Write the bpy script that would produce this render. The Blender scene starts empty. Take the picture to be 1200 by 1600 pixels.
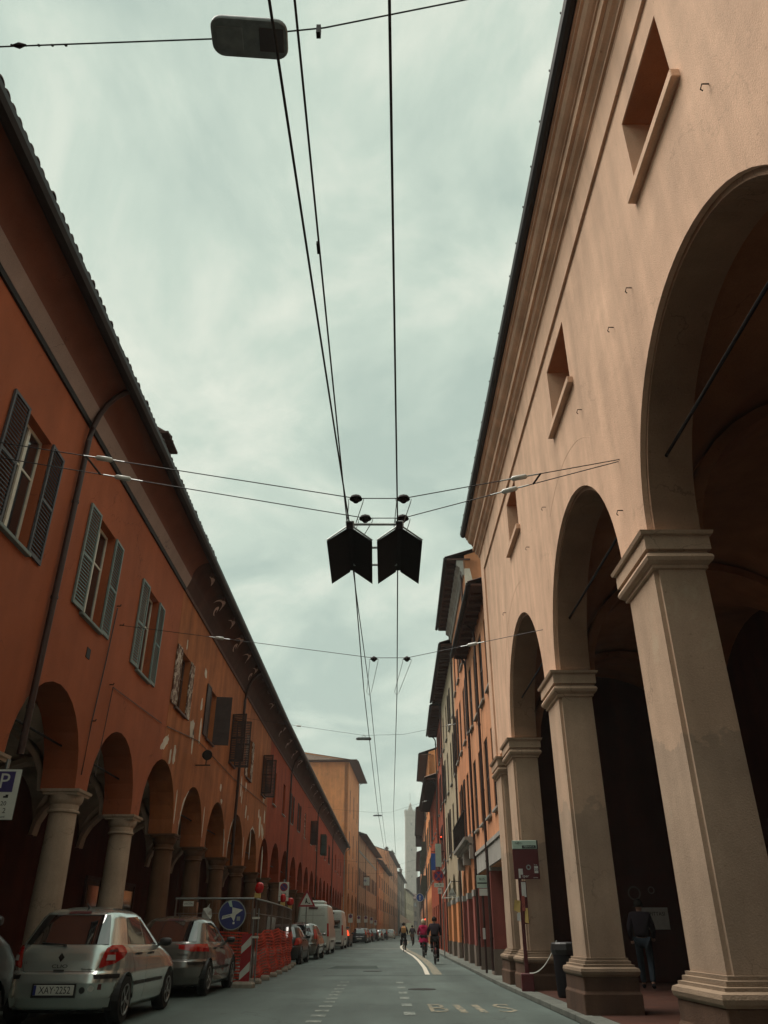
import bpy, bmesh, math, random
from mathutils import Vector, Matrix
R = math.radians
random.seed(7)
scene = bpy.context.scene
# ------------------------------------------------------------------ camera, sky, sun, exposure
EYE = 1.2
cd = bpy.data.cameras.new('camera'); cam = bpy.data.objects.new('camera', cd)
scene.collection.objects.link(cam); scene.camera = cam
cam.location = (0, 0, EYE)
cam.rotation_euler = (R(90 + 28.56), 0, 0)
cd.sensor_fit = 'VERTICAL'; cd.sensor_height = 36; cd.lens = 36 * 1205 / 1600
cd.clip_end = 3000; cd.clip_start = 0.05
SUN_EL, SUN_AZ = 66, 284          # azimuth clockwise from north (+Y): light comes from the left, a little ahead of the camera
world = bpy.data.worlds.new('World'); scene.world = world; world.use_nodes = True
nt = world.node_tree; nt.nodes.clear()
def N(nt, t, **k):
    n = nt.nodes.new(t)
    for a, b in k.items(): setattr(n, a, b)
    return n
out = N(nt, 'ShaderNodeOutputWorld'); bg = N(nt, 'ShaderNodeBackground'); bg.inputs[1].default_value = 0.1
sky = N(nt, 'ShaderNodeTexSky', sky_type='NISHITA', sun_disc=False, sun_elevation=R(SUN_EL), sun_rotation=R(SUN_AZ))
tc = N(nt, 'ShaderNodeTexCoord'); sep = N(nt, 'ShaderNodeSeparateXYZ'); nt.links.new(tc.outputs['Generated'], sep.inputs[0])
zz = N(nt, 'ShaderNodeMath', operation='MAXIMUM'); zz.inputs[1].default_value = 0.0; nt.links.new(sep.outputs[2], zz.inputs[0])
za = N(nt, 'ShaderNodeMath', operation='ADD'); za.inputs[1].default_value = 0.22; nt.links.new(zz.outputs[0], za.inputs[0])
dx = N(nt, 'ShaderNodeMath', operation='DIVIDE'); nt.links.new(sep.outputs[0], dx.inputs[0]); nt.links.new(za.outputs[0], dx.inputs[1])
dy = N(nt, 'ShaderNodeMath', operation='DIVIDE'); nt.links.new(sep.outputs[1], dy.inputs[0]); nt.links.new(za.outputs[0], dy.inputs[1])
cmb = N(nt, 'ShaderNodeCombineXYZ'); nt.links.new(dx.outputs[0], cmb.inputs[0]); nt.links.new(dy.outputs[0], cmb.inputs[1])
nz = N(nt, 'ShaderNodeTexNoise'); nz.inputs['Scale'].default_value = 2.3; nz.inputs['Detail'].default_value = 9; nz.inputs['Roughness'].default_value = 0.6; nz.inputs['Distortion'].default_value = 0.5
mp = N(nt, 'ShaderNodeMapping'); mp.inputs['Location'].default_value = (3.1, 1.4, 0.6); mp.inputs['Rotation'].default_value = (0, 0, R(35)); mp.inputs['Scale'].default_value = (1.25, 1.0, 1)
nt.links.new(cmb.outputs[0], mp.inputs[0]); nt.links.new(mp.outputs[0], nz.inputs['Vector'])
cr = N(nt, 'ShaderNodeValToRGB'); nt.links.new(nz.outputs['Fac'], cr.inputs[0])
cr.color_ramp.elements[0].position = 0.37; cr.color_ramp.elements[0].color = (1.50, 1.85, 1.59, 1)
cr.color_ramp.elements[1].position = 0.63; cr.color_ramp.elements[1].color = (2.62, 2.74, 2.33, 1)
e = cr.color_ramp.elements.new(0.5); e.color = (1.93, 2.26, 1.91, 1)
mx = N(nt, 'ShaderNodeMix', data_type='RGBA'); mx.inputs[0].default_value = 0.97
nt.links.new(sky.outputs[0], mx.inputs[6]); nt.links.new(cr.outputs[0], mx.inputs[7]); nt.links.new(mx.outputs[2], bg.inputs[0]); nt.links.new(bg.outputs[0], out.inputs[0])
sd = bpy.data.lights.new('sun', 'SUN'); sd.energy = 1.5; sd.angle = R(42); sd.color = (1, 0.93, 0.84)
sun = bpy.data.objects.new('sun', sd); scene.collection.objects.link(sun)
az = R(SUN_AZ); sv = Vector((math.sin(az) * math.cos(R(SUN_EL)), math.cos(az) * math.cos(R(SUN_EL)), math.sin(R(SUN_EL))))
sun.rotation_euler = sv.to_track_quat('Z', 'Y').to_euler()
scene.view_settings.view_transform = 'Standard'; scene.view_settings.look = 'None'
scene.view_settings.exposure = 1.62; scene.view_settings.gamma = 1; scene.view_settings.use_curve_mapping = False
C = scene.collection

# ------------------------------------------------------------------ materials
def pbsdf(name):
    m = bpy.data.materials.new(name); m.use_nodes = True
    return m, m.node_tree, m.node_tree.nodes['Principled BSDF']
def ramp(nt, src, p0, p1, c0, c1):
    r = N(nt, 'ShaderNodeValToRGB'); nt.links.new(src, r.inputs[0])
    r.color_ramp.elements[0].position = p0; r.color_ramp.elements[1].position = p1
    r.color_ramp.elements[0].color = (*c0, 1); r.color_ramp.elements[1].color = (*c1, 1)
    return r.outputs[0]
def noise(nt, vec, sc, det=4, rough=0.55, dist=0):
    n = N(nt, 'ShaderNodeTexNoise'); n.inputs['Scale'].default_value = sc; n.inputs['Detail'].default_value = det
    n.inputs['Roughness'].default_value = rough; n.inputs['Distortion'].default_value = dist; nt.links.new(vec, n.inputs['Vector']); return n.outputs['Fac']
def mul(nt, a, b, f=1.0):
    m = N(nt, 'ShaderNodeMix', data_type='RGBA', blend_type='MULTIPLY'); m.inputs[0].default_value = f
    nt.links.new(a, m.inputs[6]); nt.links.new(b, m.inputs[7]); return m.outputs[2]
def bump(nt, p, h, strength, dist=0.02):
    b = N(nt, 'ShaderNodeBump'); b.inputs['Strength'].default_value = strength; b.inputs['Distance'].default_value = dist
    nt.links.new(h, b.inputs['Height']); nt.links.new(b.outputs[0], p.inputs['Normal'])
def plaster(name, col, rough=0.85, blot=0.25, streak=0.2, fine=0.12, bmp=0.35, stain=None, stain_pos=(0.62, 0.7), crack=0.35, seam=None):
    m, nt, p = pbsdf(name)
    g = N(nt, 'ShaderNodeNewGeometry'); P = g.outputs['Position']
    mp = N(nt, 'ShaderNodeMapping'); mp.inputs['Scale'].default_value = (1, 1, 0.12); nt.links.new(P, mp.inputs[0])
    base = N(nt, 'ShaderNodeRGB'); base.outputs[0].default_value = (*col, 1); c = base.outputs[0]
    for v, sc, amt, det in ((P, 0.45, blot, 3), (P, 2.3, blot * 0.6, 5), (mp.outputs[0], 2.2, streak, 4), (P, 45, fine, 3)):
        c = mul(nt, c, ramp(nt, noise(nt, v, sc, det), 0.3, 0.72, (1 - amt,) * 3, (1 + amt * 0.3,) * 3))
    # sparse specks and hairline cracks, only here and there
    c = mul(nt, c, ramp(nt, noise(nt, P, 16, 2), 0.70, 0.76, (1, 1, 1), (0.72, 0.70, 0.68)))
    vv = N(nt, 'ShaderNodeTexVoronoi', feature='DISTANCE_TO_EDGE'); vv.inputs['Scale'].default_value = 0.8
    dd = N(nt, 'ShaderNodeVectorMath', operation='ADD'); n2 = N(nt, 'ShaderNodeTexNoise'); n2.inputs['Scale'].default_value = 2.2; n2.inputs['Detail'].default_value = 5
    nt.links.new(P, n2.inputs['Vector']); nt.links.new(P, dd.inputs[0]); nt.links.new(n2.outputs['Color'], dd.inputs[1]); nt.links.new(dd.outputs[0], vv.inputs['Vector'])
    ck = ramp(nt, vv.outputs['Distance'], 0.003, 0.010, (0, 0, 0), (1, 1, 1)); mk = ramp(nt, noise(nt, P, 0.55, 2), 0.56, 0.62, (1, 1, 1), (0, 0, 0))
    mxx = N(nt, 'ShaderNodeMix', data_type='RGBA', blend_type='LIGHTEN'); mxx.inputs[0].default_value = 1; nt.links.new(ck, mxx.inputs[6]); nt.links.new(mk, mxx.inputs[7])
    c = mul(nt, c, mxx.outputs[2], crack)
    if stain:
        mm = N(nt, 'ShaderNodeMix', data_type='RGBA')
        s = ramp(nt, noise(nt, P, 0.9, 7, 0.65, 0.6), stain_pos[0], stain_pos[1], (0, 0, 0), (1, 1, 1))
        nt.links.new(s, mm.inputs[0]); nt.links.new(c, mm.inputs[6]); mm.inputs[7].default_value = (*stain, 1); c = mm.outputs[2]
    if seam:      # an older coat of render left below an uneven line
        sx = N(nt, 'ShaderNodeSeparateXYZ'); nt.links.new(P, sx.inputs[0]); ad = N(nt, 'ShaderNodeMath', operation='MULTIPLY_ADD'); nt.links.new(noise(nt, P, 1.1, 6, 0.6), ad.inputs[0]); ad.inputs[1].default_value = 2.4; nt.links.new(sx.outputs[2], ad.inputs[2])
        ms = N(nt, 'ShaderNodeMix', data_type='RGBA'); nt.links.new(ramp(nt, ad.outputs[0], 0.0, 1.0, (0, 0, 0), (1, 1, 1)), ms.inputs[0])
        mr = N(nt, 'ShaderNodeMapRange'); mr.inputs[1].default_value = seam[3]; mr.inputs[2].default_value = seam[3] + 0.05; nt.links.new(ad.outputs[0], mr.inputs[0]); nt.links.new(mr.outputs[0], ms.inputs[0])
        low = mul(nt, c, ramp(nt, noise(nt, P, 1.6, 5), 0.35, 0.65, tuple(v * 0.86 for v in seam[:3]), seam[:3])); nt.links.new(low, ms.inputs[6]); nt.links.new(c, ms.inputs[7]); c = ms.outputs[2]
    nt.links.new(c, p.inputs['Base Color']); p.inputs['Roughness'].default_value = rough
    p.inputs['Specular IOR Level'].default_value = 0.25
    a = N(nt, 'ShaderNodeMath', operation='ADD'); nt.links.new(noise(nt, P, 60, 4), a.inputs[0]); nt.links.new(noise(nt, P, 3.5, 4), a.inputs[1])
    bump(nt, p, a.outputs[0], bmp, 0.012); return m
def simple(name, col, rough=0.6, metal=0.0, var=0.15, sc=6, bmp=0.0, coat=0.0, spec=0.5):
    m, nt, p = pbsdf(name)
    g = N(nt, 'ShaderNodeTexCoord'); P = g.outputs['Object']
    base = N(nt, 'ShaderNodeRGB'); base.outputs[0].default_value = (*col, 1)
    c = mul(nt, base.outputs[0], ramp(nt, noise(nt, P, sc, 5), 0.3, 0.7, (1 - var,) * 3, (1 + var * 0.4,) * 3))
    nt.links.new(c, p.inputs['Base Color']); p.inputs['Roughness'].default_value = rough; p.inputs['Metallic'].default_value = metal
    p.inputs['Specular IOR Level'].default_value = spec
    if coat: p.inputs['Coat Weight'].default_value = coat; p.inputs['Coat Roughness'].default_value = 0.06
    if bmp: bump(nt, p, noise(nt, P, sc * 4, 4), bmp)
    return m
def emis(name, col, st=1.0):
    m, nt, p = pbsdf(name); p.inputs['Base Color'].default_value = (*col, 1); p.inputs['Emission Color'].default_value = (*col, 1); p.inputs['Emission Strength'].default_value = st; return m
M = {}
def glassy(name, col, rough, *a, **k):
    m, nt, p = pbsdf(name); p.inputs['Base Color'].default_value = (*col, 1); p.inputs['Roughness'].default_value = rough; p.inputs['IOR'].default_value = 1.95; p.inputs['Specular IOR Level'].default_value = 0.9; return m
def flaky(name, ca, cb):
    m, nt, p = pbsdf(name); g = N(nt, 'ShaderNodeNewGeometry'); mp = N(nt, 'ShaderNodeMapping'); mp.inputs['Scale'].default_value = (15, 15, 5); nt.links.new(g.outputs['Position'], mp.inputs[0])
    n_ = noise(nt, mp.outputs[0], 1.0, 7, 0.65, 0.4); nt.links.new(ramp(nt, n_, 0.50, 0.56, ca, cb), p.inputs['Base Color']); p.inputs['Roughness'].default_value = 0.85; bump(nt, p, n_, 0.4); return m
M['orange_wall'] = plaster('terracotta orange plaster', (0.40, 0.110, 0.046), blot=0.16, streak=0.12, fine=0.1, bmp=0.5)
M['old_wall'] = plaster('worn ochre orange plaster', (0.50, 0.165, 0.058), blot=0.28, streak=0.35, fine=0.12, stain=(0.10, 0.05, 0.035), stain_pos=(0.66, 0.8))
M['red_wall'] = plaster('deep red plaster', (0.42, 0.070, 0.022), blot=0.28, streak=0.3)
M['cream_wall'] = plaster('peach cream plaster', (0.79, 0.505, 0.345), blot=0.17, streak=0.22, fine=0.08, bmp=0.5, crack=0.16, stain=(0.58, 0.39, 0.26), stain_pos=(0.62, 0.85))
M['stone'] = plaster('greyish beige render', (0.60, 0.415, 0.29), blot=0.16, streak=0.2, stain=(0.50, 0.37, 0.26), stain_pos=(0.60, 0.66), seam=(0.83, 0.87, 0.90, 4.3))
M['stone_dark'] = plaster('brown plinth stone', (0.15, 0.085, 0.055), blot=0.35, streak=0.3, bmp=0.6)
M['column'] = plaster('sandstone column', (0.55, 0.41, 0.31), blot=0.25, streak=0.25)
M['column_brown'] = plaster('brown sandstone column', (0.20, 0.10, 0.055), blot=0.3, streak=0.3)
M['intrados_shade'] = plaster('arch plaster darkened for shade', (0.40, 0.235, 0.145), blot=0.25, streak=0.1)  # shade of the arch undersides is put into this browner colour
M['green_shade'] = simple('green shutter paint darkened for shade', (0.065, 0.062, 0.070), 0.6)  # slat shade painted into the colour, for one window's green shutters
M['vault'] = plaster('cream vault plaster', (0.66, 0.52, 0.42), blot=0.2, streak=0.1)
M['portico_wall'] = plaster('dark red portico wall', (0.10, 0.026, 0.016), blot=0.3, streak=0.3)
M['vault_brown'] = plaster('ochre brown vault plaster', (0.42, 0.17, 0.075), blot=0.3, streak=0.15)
M['cove'] = plaster('brown painted cove', (0.19, 0.070, 0.042), blot=0.15, streak=0.1)
M['cove_old'] = plaster('dark painted soffit', (0.085, 0.036, 0.025), blot=0.35, streak=0.2)
M['band'] = plaster('grey mauve painted band', (0.36, 0.25, 0.21), blot=0.12, streak=0.1)
M['scroll'] = simple('faded pale scroll paint', (0.62, 0.46, 0.38), 0.85, var=0.5)
M['base_stone'] = plaster('worn grey brown base stone', (0.36, 0.26, 0.18), blot=0.35, streak=0.2, bmp=0.7)
M['soffit'] = simple('dark brown timber soffit', (0.095, 0.040, 0.028), 0.8, var=0.4, sc=5, bmp=0.3)
M['gutter'] = simple('dark copper gutter', (0.014, 0.008, 0.007), 0.55, 0.3, var=0.3)
M['pipe'] = simple('dark brown drainpipe', (0.045, 0.020, 0.016), 0.5, 0.2, var=0.3)
M['tile'] = simple('weathered clay roof tile', (0.065, 0.028, 0.020), 0.9, var=0.45, sc=9, bmp=0.4)
M['tile_light'] = simple('grey brown roof tile', (0.19, 0.13, 0.10), 0.9, var=0.45, sc=7, bmp=0.4)
M['green'] = simple('pale green shutter paint', (0.19, 0.235, 0.22), 0.6, var=0.2, sc=8)
M['dark_green'] = simple('dark green shutter paint', (0.035, 0.055, 0.045), 0.6, var=0.3)
M['brown_shutter'] = simple('dark brown shutter paint', (0.050, 0.024, 0.020), 0.65, var=0.35, sc=5)
M['red_shutter'] = simple('oxblood shutter paint', (0.085, 0.020, 0.014), 0.65, var=0.3, sc=5)
M['peel'] = flaky('peeling white and brown paint', (0.13, 0.06, 0.04), (0.62, 0.52, 0.42))
M['white_frame'] = simple('cream window paint', (0.66, 0.62, 0.52), 0.5, var=0.12)
M['brown_frame'] = simple('brown window timber', (0.10, 0.045, 0.03), 0.6, var=0.3)
M['reveal'] = simple('dark red window reveal', (0.12, 0.03, 0.02), 0.8)
M['sill'] = plaster('pale stone sill', (0.42, 0.40, 0.36), blot=0.2)
M['patch'] = plaster('exposed pale plaster', (0.80, 0.70, 0.58), blot=0.35, streak=0.1, bmp=0.6)
M['iron'] = simple('dark iron', (0.018, 0.012, 0.011), 0.6, 0.5, var=0.3)
M['black'] = simple('black cable', (0.010, 0.008, 0.009), 0.6)
M['steel'] = simple('galvanised steel', (0.30, 0.32, 0.31), 0.45, 0.8, var=0.2, sc=12)
M['porcelain'] = simple('white insulator', (0.62, 0.62, 0.58), 0.3)
M['board'] = simple('black tarred board', (0.014, 0.007, 0.008), 0.85, var=0.3)
M['lamp_grey'] = simple('grey blue lamp housing', (0.22, 0.27, 0.28), 0.55, var=0.3, sc=10)
M['lamp_lens'] = simple('dull lamp lens', (0.075, 0.065, 0.068), 0.35)
M['tyre'] = simple('black tyre rubber', (0.012, 0.011, 0.011), 0.85)
M['rim'] = simple('alloy rim', (0.28, 0.28, 0.27), 0.35, 0.8)
M['plastic'] = simple('black plastic', (0.014, 0.012, 0.012), 0.5)
M['car_glass'] = glassy('dark car glass', (0.012, 0.012, 0.013), 0.04, 0.0, var=0.0, spec=0.9)
M['pane'] = glassy('dark window glass', (0.020, 0.020, 0.022), 0.08, 0.0, var=0.0, spec=0.7)
M['tail'] = simple('red lamp lens', (0.42, 0.010, 0.008), 0.12, var=0.1, coat=1.0)
M['tail_lit'] = emis('lit red brake lamp', (0.8, 0.06, 0.02), 0.8)
M['red_lamp'] = simple('red beacon lens', (0.50, 0.008, 0.008), 0.25, var=0.1)
M['clear'] = simple('clear lamp lens', (0.45, 0.42, 0.40), 0.1)
M['plate'] = simple('white number plate', (0.55, 0.55, 0.50), 0.4, var=0.05)
M['ink'] = simple('black lettering', (0.015, 0.015, 0.015), 0.6)
M['chrome'] = simple('chrome', (0.55, 0.55, 0.55), 0.12, 1.0, var=0)
M['sign_white'] = simple('white sign sheet', (0.62, 0.64, 0.58), 0.45, var=0.12, sc=4)
M['sign_blue'] = simple('blue sign sheet', (0.020, 0.025, 0.16), 0.4, var=0.12)
M['sign_violet'] = simple('violet blue sign sheet', (0.045, 0.03, 0.14), 0.45, var=0.12)
M['sign_bright_blue'] = simple('bright blue sign sheet', (0.02, 0.09, 0.36), 0.4, var=0.1)
M['sign_red'] = simple('red sign paint', (0.35, 0.02, 0.025), 0.45, var=0.12)
M['stop_red'] = simple('dark red enamel', (0.085, 0.004, 0.006), 0.5, var=0.15)
M['stop_green'] = simple('pale green header', (0.42, 0.55, 0.46), 0.45, var=0.08)
M['yellow'] = simple('yellow paper', (0.60, 0.42, 0.14), 0.8, var=0.15)
M['paper'] = simple('white paper', (0.55, 0.55, 0.52), 0.85, var=0.15)
M['netting'] = simple('orange safety netting', (0.62, 0.055, 0.022), 0.7, var=0.3, sc=3)
M['fence_steel'] = simple('dull fence steel', (0.20, 0.16, 0.14), 0.5, 0.6, var=0.2)
M['concrete'] = simple('concrete block', (0.30, 0.26, 0.21), 0.9, var=0.3, bmp=0.4)
M['sand_bag'] = simple('pale rubble sack', (0.42, 0.40, 0.36), 0.9, var=0.4)
M['skin'] = simple('skin', (0.40, 0.22, 0.15), 0.6)
M['jacket_dark'] = simple('charcoal jacket', (0.020, 0.014, 0.020), 0.8, spec=0.15)
M['jacket_magenta'] = simple('magenta coat', (0.32, 0.008, 0.055), 0.8, spec=0.15)
M['jeans'] = simple('blue jeans', (0.022, 0.032, 0.042), 0.85, spec=0.15)
M['trousers'] = simple('dark trousers', (0.014, 0.011, 0.012), 0.85, spec=0.15)
M['hair_dark'] = simple('dark hair', (0.012, 0.008, 0.006), 0.7, spec=0.15)
M['hat_pale'] = simple('pale knitted hat', (0.50, 0.42, 0.28), 0.9)
M['backpack'] = simple('tan backpack', (0.42, 0.22, 0.08), 0.8)
M['bag_black'] = simple('black pannier', (0.012, 0.010, 0.012), 0.7, spec=0.15)
M['bike'] = simple('dark bicycle paint', (0.05, 0.012, 0.012), 0.4, 0.3)
M['wood_door'] = simple('dark wooden door', (0.050, 0.016, 0.010), 0.6, var=0.4, sc=4)
M['tower'] = plaster('old tower brick', (0.36, 0.30, 0.25), blot=0.2, streak=0.2)
M['awning'] = simple('cream canvas', (0.60, 0.56, 0.48), 0.85)
M['salmon'] = plaster('salmon orange plaster', (0.72, 0.33, 0.17), blot=0.15, streak=0.2)
M['peach'] = plaster('peach orange plaster', (0.70, 0.29, 0.14), blot=0.2, streak=0.25)
M['amber_wall'] = plaster('amber orange plaster', (0.80, 0.31, 0.12), blot=0.15, streak=0.2)
M['beige_wall'] = plaster('beige plaster', (0.58, 0.31, 0.17), blot=0.2, streak=0.25)
M['pale_wall'] = plaster('pale cream plaster', (0.52, 0.42, 0.28), blot=0.2, streak=0.3, stain=(0.3, 0.24, 0.18))
M['grey_wall'] = plaster('grey brown plaster', (0.26, 0.20, 0.16), blot=0.3, streak=0.3)
M['pink_red'] = plaster('dusty dark red plaster', (0.34, 0.095, 0.075), blot=0.2, streak=0.25)
M['brick_red'] = plaster('brick red plaster', (0.36, 0.075, 0.032), blot=0.25, streak=0.3)
M['marking'] = None
def paint(name, col, p0, p1):
    m, nt, p = pbsdf(name); g = N(nt, 'ShaderNodeNewGeometry')
    s = ramp(nt, noise(nt, g.outputs['Position'], 9, 7, 0.7), p0, p1, (0.085, 0.115, 0.105), col)
    nt.links.new(s, p.inputs['Base Color']); p.inputs['Roughness'].default_value = 0.8; return m
M['marking'] = paint('worn white road paint', (0.62, 0.58, 0.48), 0.33, 0.42)
M['marking_yellow'] = paint('worn yellowish road paint', (0.36, 0.29, 0.19), 0.42, 0.60)
M['marking_faint'] = paint('faded road paint', (0.32, 0.34, 0.30), 0.40, 0.6)
def asphalt():
    m, nt, p = pbsdf('teal grey asphalt'); g = N(nt, 'ShaderNodeNewGeometry'); P = g.outputs['Position']
    base = N(nt, 'ShaderNodeRGB'); base.outputs[0].default_value = (0.095, 0.125, 0.112, 1); c = base.outputs[0]
    mp = N(nt, 'ShaderNodeMapping'); mp.inputs['Scale'].default_value = (1, 0.12, 1); nt.links.new(P, mp.inputs[0])
    c = mul(nt, c, ramp(nt, noise(nt, mp.outputs[0], 1.1, 3), 0.32, 0.7, (0.72,) * 3, (1.12,) * 3))
    c = mul(nt, c, ramp(nt, noise(nt, P, 0.35, 5), 0.35, 0.65, (0.75,) * 3, (1.1,) * 3))
    c = mul(nt, c, ramp(nt, noise(nt, P, 60, 3), 0.3, 0.7, (0.75,) * 3, (1.15,) * 3))
    v = N(nt, 'ShaderNodeTexVoronoi', feature='DISTANCE_TO_EDGE'); v.inputs['Scale'].default_value = 0.23
    d = N(nt, 'ShaderNodeVectorMath', operation='ADD'); nn = N(nt, 'ShaderNodeTexNoise'); nn.inputs['Scale'].default_value = 1.3; nn.inputs['Detail'].default_value = 6
    nt.links.new(P, nn.inputs['Vector']); nt.links.new(P, d.inputs[0]); nt.links.new(nn.outputs['Color'], d.inputs[1]); nt.links.new(d.outputs[0], v.inputs['Vector'])
    c = mul(nt, c, ramp(nt, v.outputs['Distance'], 0.0015, 0.0045, (0.62,) * 3, (1,) * 3))
    nt.links.new(c, p.inputs['Base Color']); p.inputs['Roughness'].default_value = 0.62; p.inputs['Specular IOR Level'].default_value = 0.35
    bump(nt, p, noise(nt, P, 90, 3), 0.35, 0.01); return m
M['asphalt'] = asphalt()
M['pavement'] = plaster('grey pavement stone', (0.17, 0.18, 0.155), blot=0.3)
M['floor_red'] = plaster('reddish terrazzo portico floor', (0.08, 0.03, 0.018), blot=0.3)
def carpaint(name, col, metal=0.6, rough=0.32): return simple(name, col, rough, metal, var=0.05, sc=2, coat=0.8)
M['silver'] = carpaint('silver car paint', (0.62, 0.67, 0.63), 0.7, 0.22)
M['grey_car'] = carpaint('warm grey car paint', (0.17, 0.165, 0.15), 0.5, 0.26)
M['dark_car'] = simple('black car paint', (0.010, 0.009, 0.010), 0.35, 0.0, var=0.05, coat=0.15)
M['blue_car'] = carpaint('midnight blue car paint', (0.012, 0.015, 0.022), 0.1, 0.3)
M['bronze_car'] = carpaint('bronze grey car paint', (0.12, 0.085, 0.07))
M['white_van'] = simple('white van paint', (0.56, 0.60, 0.55), 0.35, var=0.08, coat=0.5)

# ------------------------------------------------------------------ mesh helpers
class MB:
    def __init__(s): s.v = []; s.f = []
    def add(s, vs, fs):
        o = len(s.v); s.v += [tuple(v) for v in vs]; s.f += [tuple(i + o for i in f) for f in fs]; return s
    def box(s, x0, x1, y0, y1, z0, z1):
        return s.add([(x, y, z) for z in (z0, z1) for y in (y0, y1) for x in (x0, x1)],
                     [(0, 2, 3, 1), (4, 5, 7, 6), (0, 1, 5, 4), (2, 6, 7, 3), (0, 4, 6, 2), (1, 3, 7, 5)])
    def quad(s, *p): return s.add(p, [tuple(range(len(p)))])
    def tube(s, pts, r, n=8, cap=True):
        pts = [Vector(p) for p in pts]; rings = []
        rr = r if isinstance(r, (list, tuple)) else [r] * len(pts)
        for i, p in enumerate(pts):
            d = (pts[min(i + 1, len(pts) - 1)] - pts[max(i - 1, 0)]).normalized()
            a = d.cross(Vector((0, 0, 1)));
            if a.length < 0.05: a = d.cross(Vector((1, 0, 0)))
            a.normalize(); b = d.cross(a)
            rings.append([p + (a * math.cos(2 * math.pi * k / n) + b * math.sin(2 * math.pi * k / n)) * rr[i] for k in range(n)])
        vs = [v for q in rings for v in q]; fs = []
        for i in range(len(pts) - 1):
            for k in range(n): fs.append((i * n + k, i * n + (k + 1) % n, (i + 1) * n + (k + 1) % n, (i + 1) * n + k))
        if cap: fs.append(tuple(range(n))[::-1]); fs.append(tuple((len(pts) - 1) * n + k for k in range(n)))
        return s.add(vs, fs)
    def lathe(s, prof, n=20, c=(0, 0, 0), caps=True):
        vs = [(c[0] + r * math.cos(2 * math.pi * k / n), c[1] + r * math.sin(2 * math.pi * k / n), c[2] + z) for r, z in prof for k in range(n)]
        fs = [(i * n + k, i * n + (k + 1) % n, (i + 1) * n + (k + 1) % n, (i + 1) * n + k) for i in range(len(prof) - 1) for k in range(n)]
        if caps: fs += [tuple(range(n))[::-1], tuple((len(prof) - 1) * n + k for k in range(n))]
        return s.add(vs, fs)
    def sqring(s, prof, x0, x1, y0, y1):      # rectangular mouldings: prof of (offset, z) round a rectangle
        vs = []; n = len(prof)
        for o, z in prof: vs += [(x0 - o, y0 - o, z), (x1 + o, y0 - o, z), (x1 + o, y1 + o, z), (x0 - o, y1 + o, z)]
        fs = [(i * 4 + k, i * 4 + (k + 1) % 4, (i + 1) * 4 + (k + 1) % 4, (i + 1) * 4 + k) for i in range(n - 1) for k in range(4)]
        fs += [(3, 2, 1, 0), tuple((n - 1) * 4 + k for k in range(4))]
        return s.add(vs, fs)
    def extr(s, prof, x0, x1, caps=True):     # closed (y,z) profile run along x
        n = len(prof); vs = [(x0, y, z) for y, z in prof] + [(x1, y, z) for y, z in prof]
        fs = [(k, (k + 1) % n, n + (k + 1) % n, n + k) for k in range(n)]
        if caps: fs += [tuple(range(n))[::-1], tuple(n + k for k in range(n))]
        return s.add(vs, fs)
    def sweepy(s, poly, y0, y1):              # closed (x,z) polygon given thickness in y
        n = len(poly); vs = [(x, y0, z) for x, z in poly] + [(x, y1, z) for x, z in poly]
        fs = [(k, (k + 1) % n, n + (k + 1) % n, n + k) for k in range(n)] + [tuple(range(n))[::-1], tuple(n + k for k in range(n))]
        return s.add(vs, fs)
    def mesh(s, name, mat, smooth=False, bevel=0):
        me = bpy.data.meshes.new(name); me.from_pydata(s.v, [], s.f)
        bm = bmesh.new(); bm.from_mesh(me)
        bmesh.ops.recalc_face_normals(bm, faces=bm.faces)
        if bevel: bmesh.ops.bevel(bm, geom=[e for e in bm.edges], offset=bevel, segments=1, affect='EDGES')
        bm.to_mesh(me); bm.free()
        if mat: me.materials.append(mat)
        if smooth:
            for p in me.polygons: p.use_smooth = True
        return me
def link(name, me, parent=None, loc=(0, 0, 0), rot=(0, 0, 0), sc=None):
    o = bpy.data.objects.new(name, me); C.objects.link(o); o.location = loc; o.rotation_euler = rot
    if sc: o.scale = sc
    if parent: o.parent = parent
    return o
def obj(name, mb, mat, parent=None, loc=(0, 0, 0), rot=(0, 0, 0), smooth=False, bevel=0, label=None):
    o = link(name, mb.mesh(name, M[mat] if isinstance(mat, str) else mat, smooth, bevel), parent, loc, rot)
    if smooth:
        m = o.modifiers.new('wn', 'EDGE_SPLIT'); m.split_angle = R(38)
    if label: o['label'] = label
    return o
def tag(o, label=None, cat=None, group=None, kind=None):
    if label: o['label'] = label
    if cat: o['category'] = cat
    if group: o['group'] = group
    if kind: o['kind'] = kind
    return o
def thing(name, label, cat, loc=(0, 0, 0), rotz=0, group=None):
    o = bpy.data.objects.new(name, None); C.objects.link(o); o.location = loc; o.rotation_euler = (0, 0, rotz); o.empty_display_size = 0.2
    return tag(o, label, cat, group)
def dup(root, loc, rotz=0, label=None, group=None):
    r = root.copy(); C.objects.link(r); r.location = loc; r.rotation_euler = (0, 0, rotz)
    if label: r['label'] = label
    if group: r['group'] = group
    for ch in list(root.children):
        c = ch.copy(); C.objects.link(c); c.parent = r
        for g in ch.children:
            d = g.copy(); C.objects.link(d); d.parent = c
    return r
def struct(name, mb, mat, kind='structure', smooth=False):
    return tag(obj(name, mb, mat, smooth=smooth), kind=kind)
dg = bpy.context.evaluated_depsgraph_get
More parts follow.
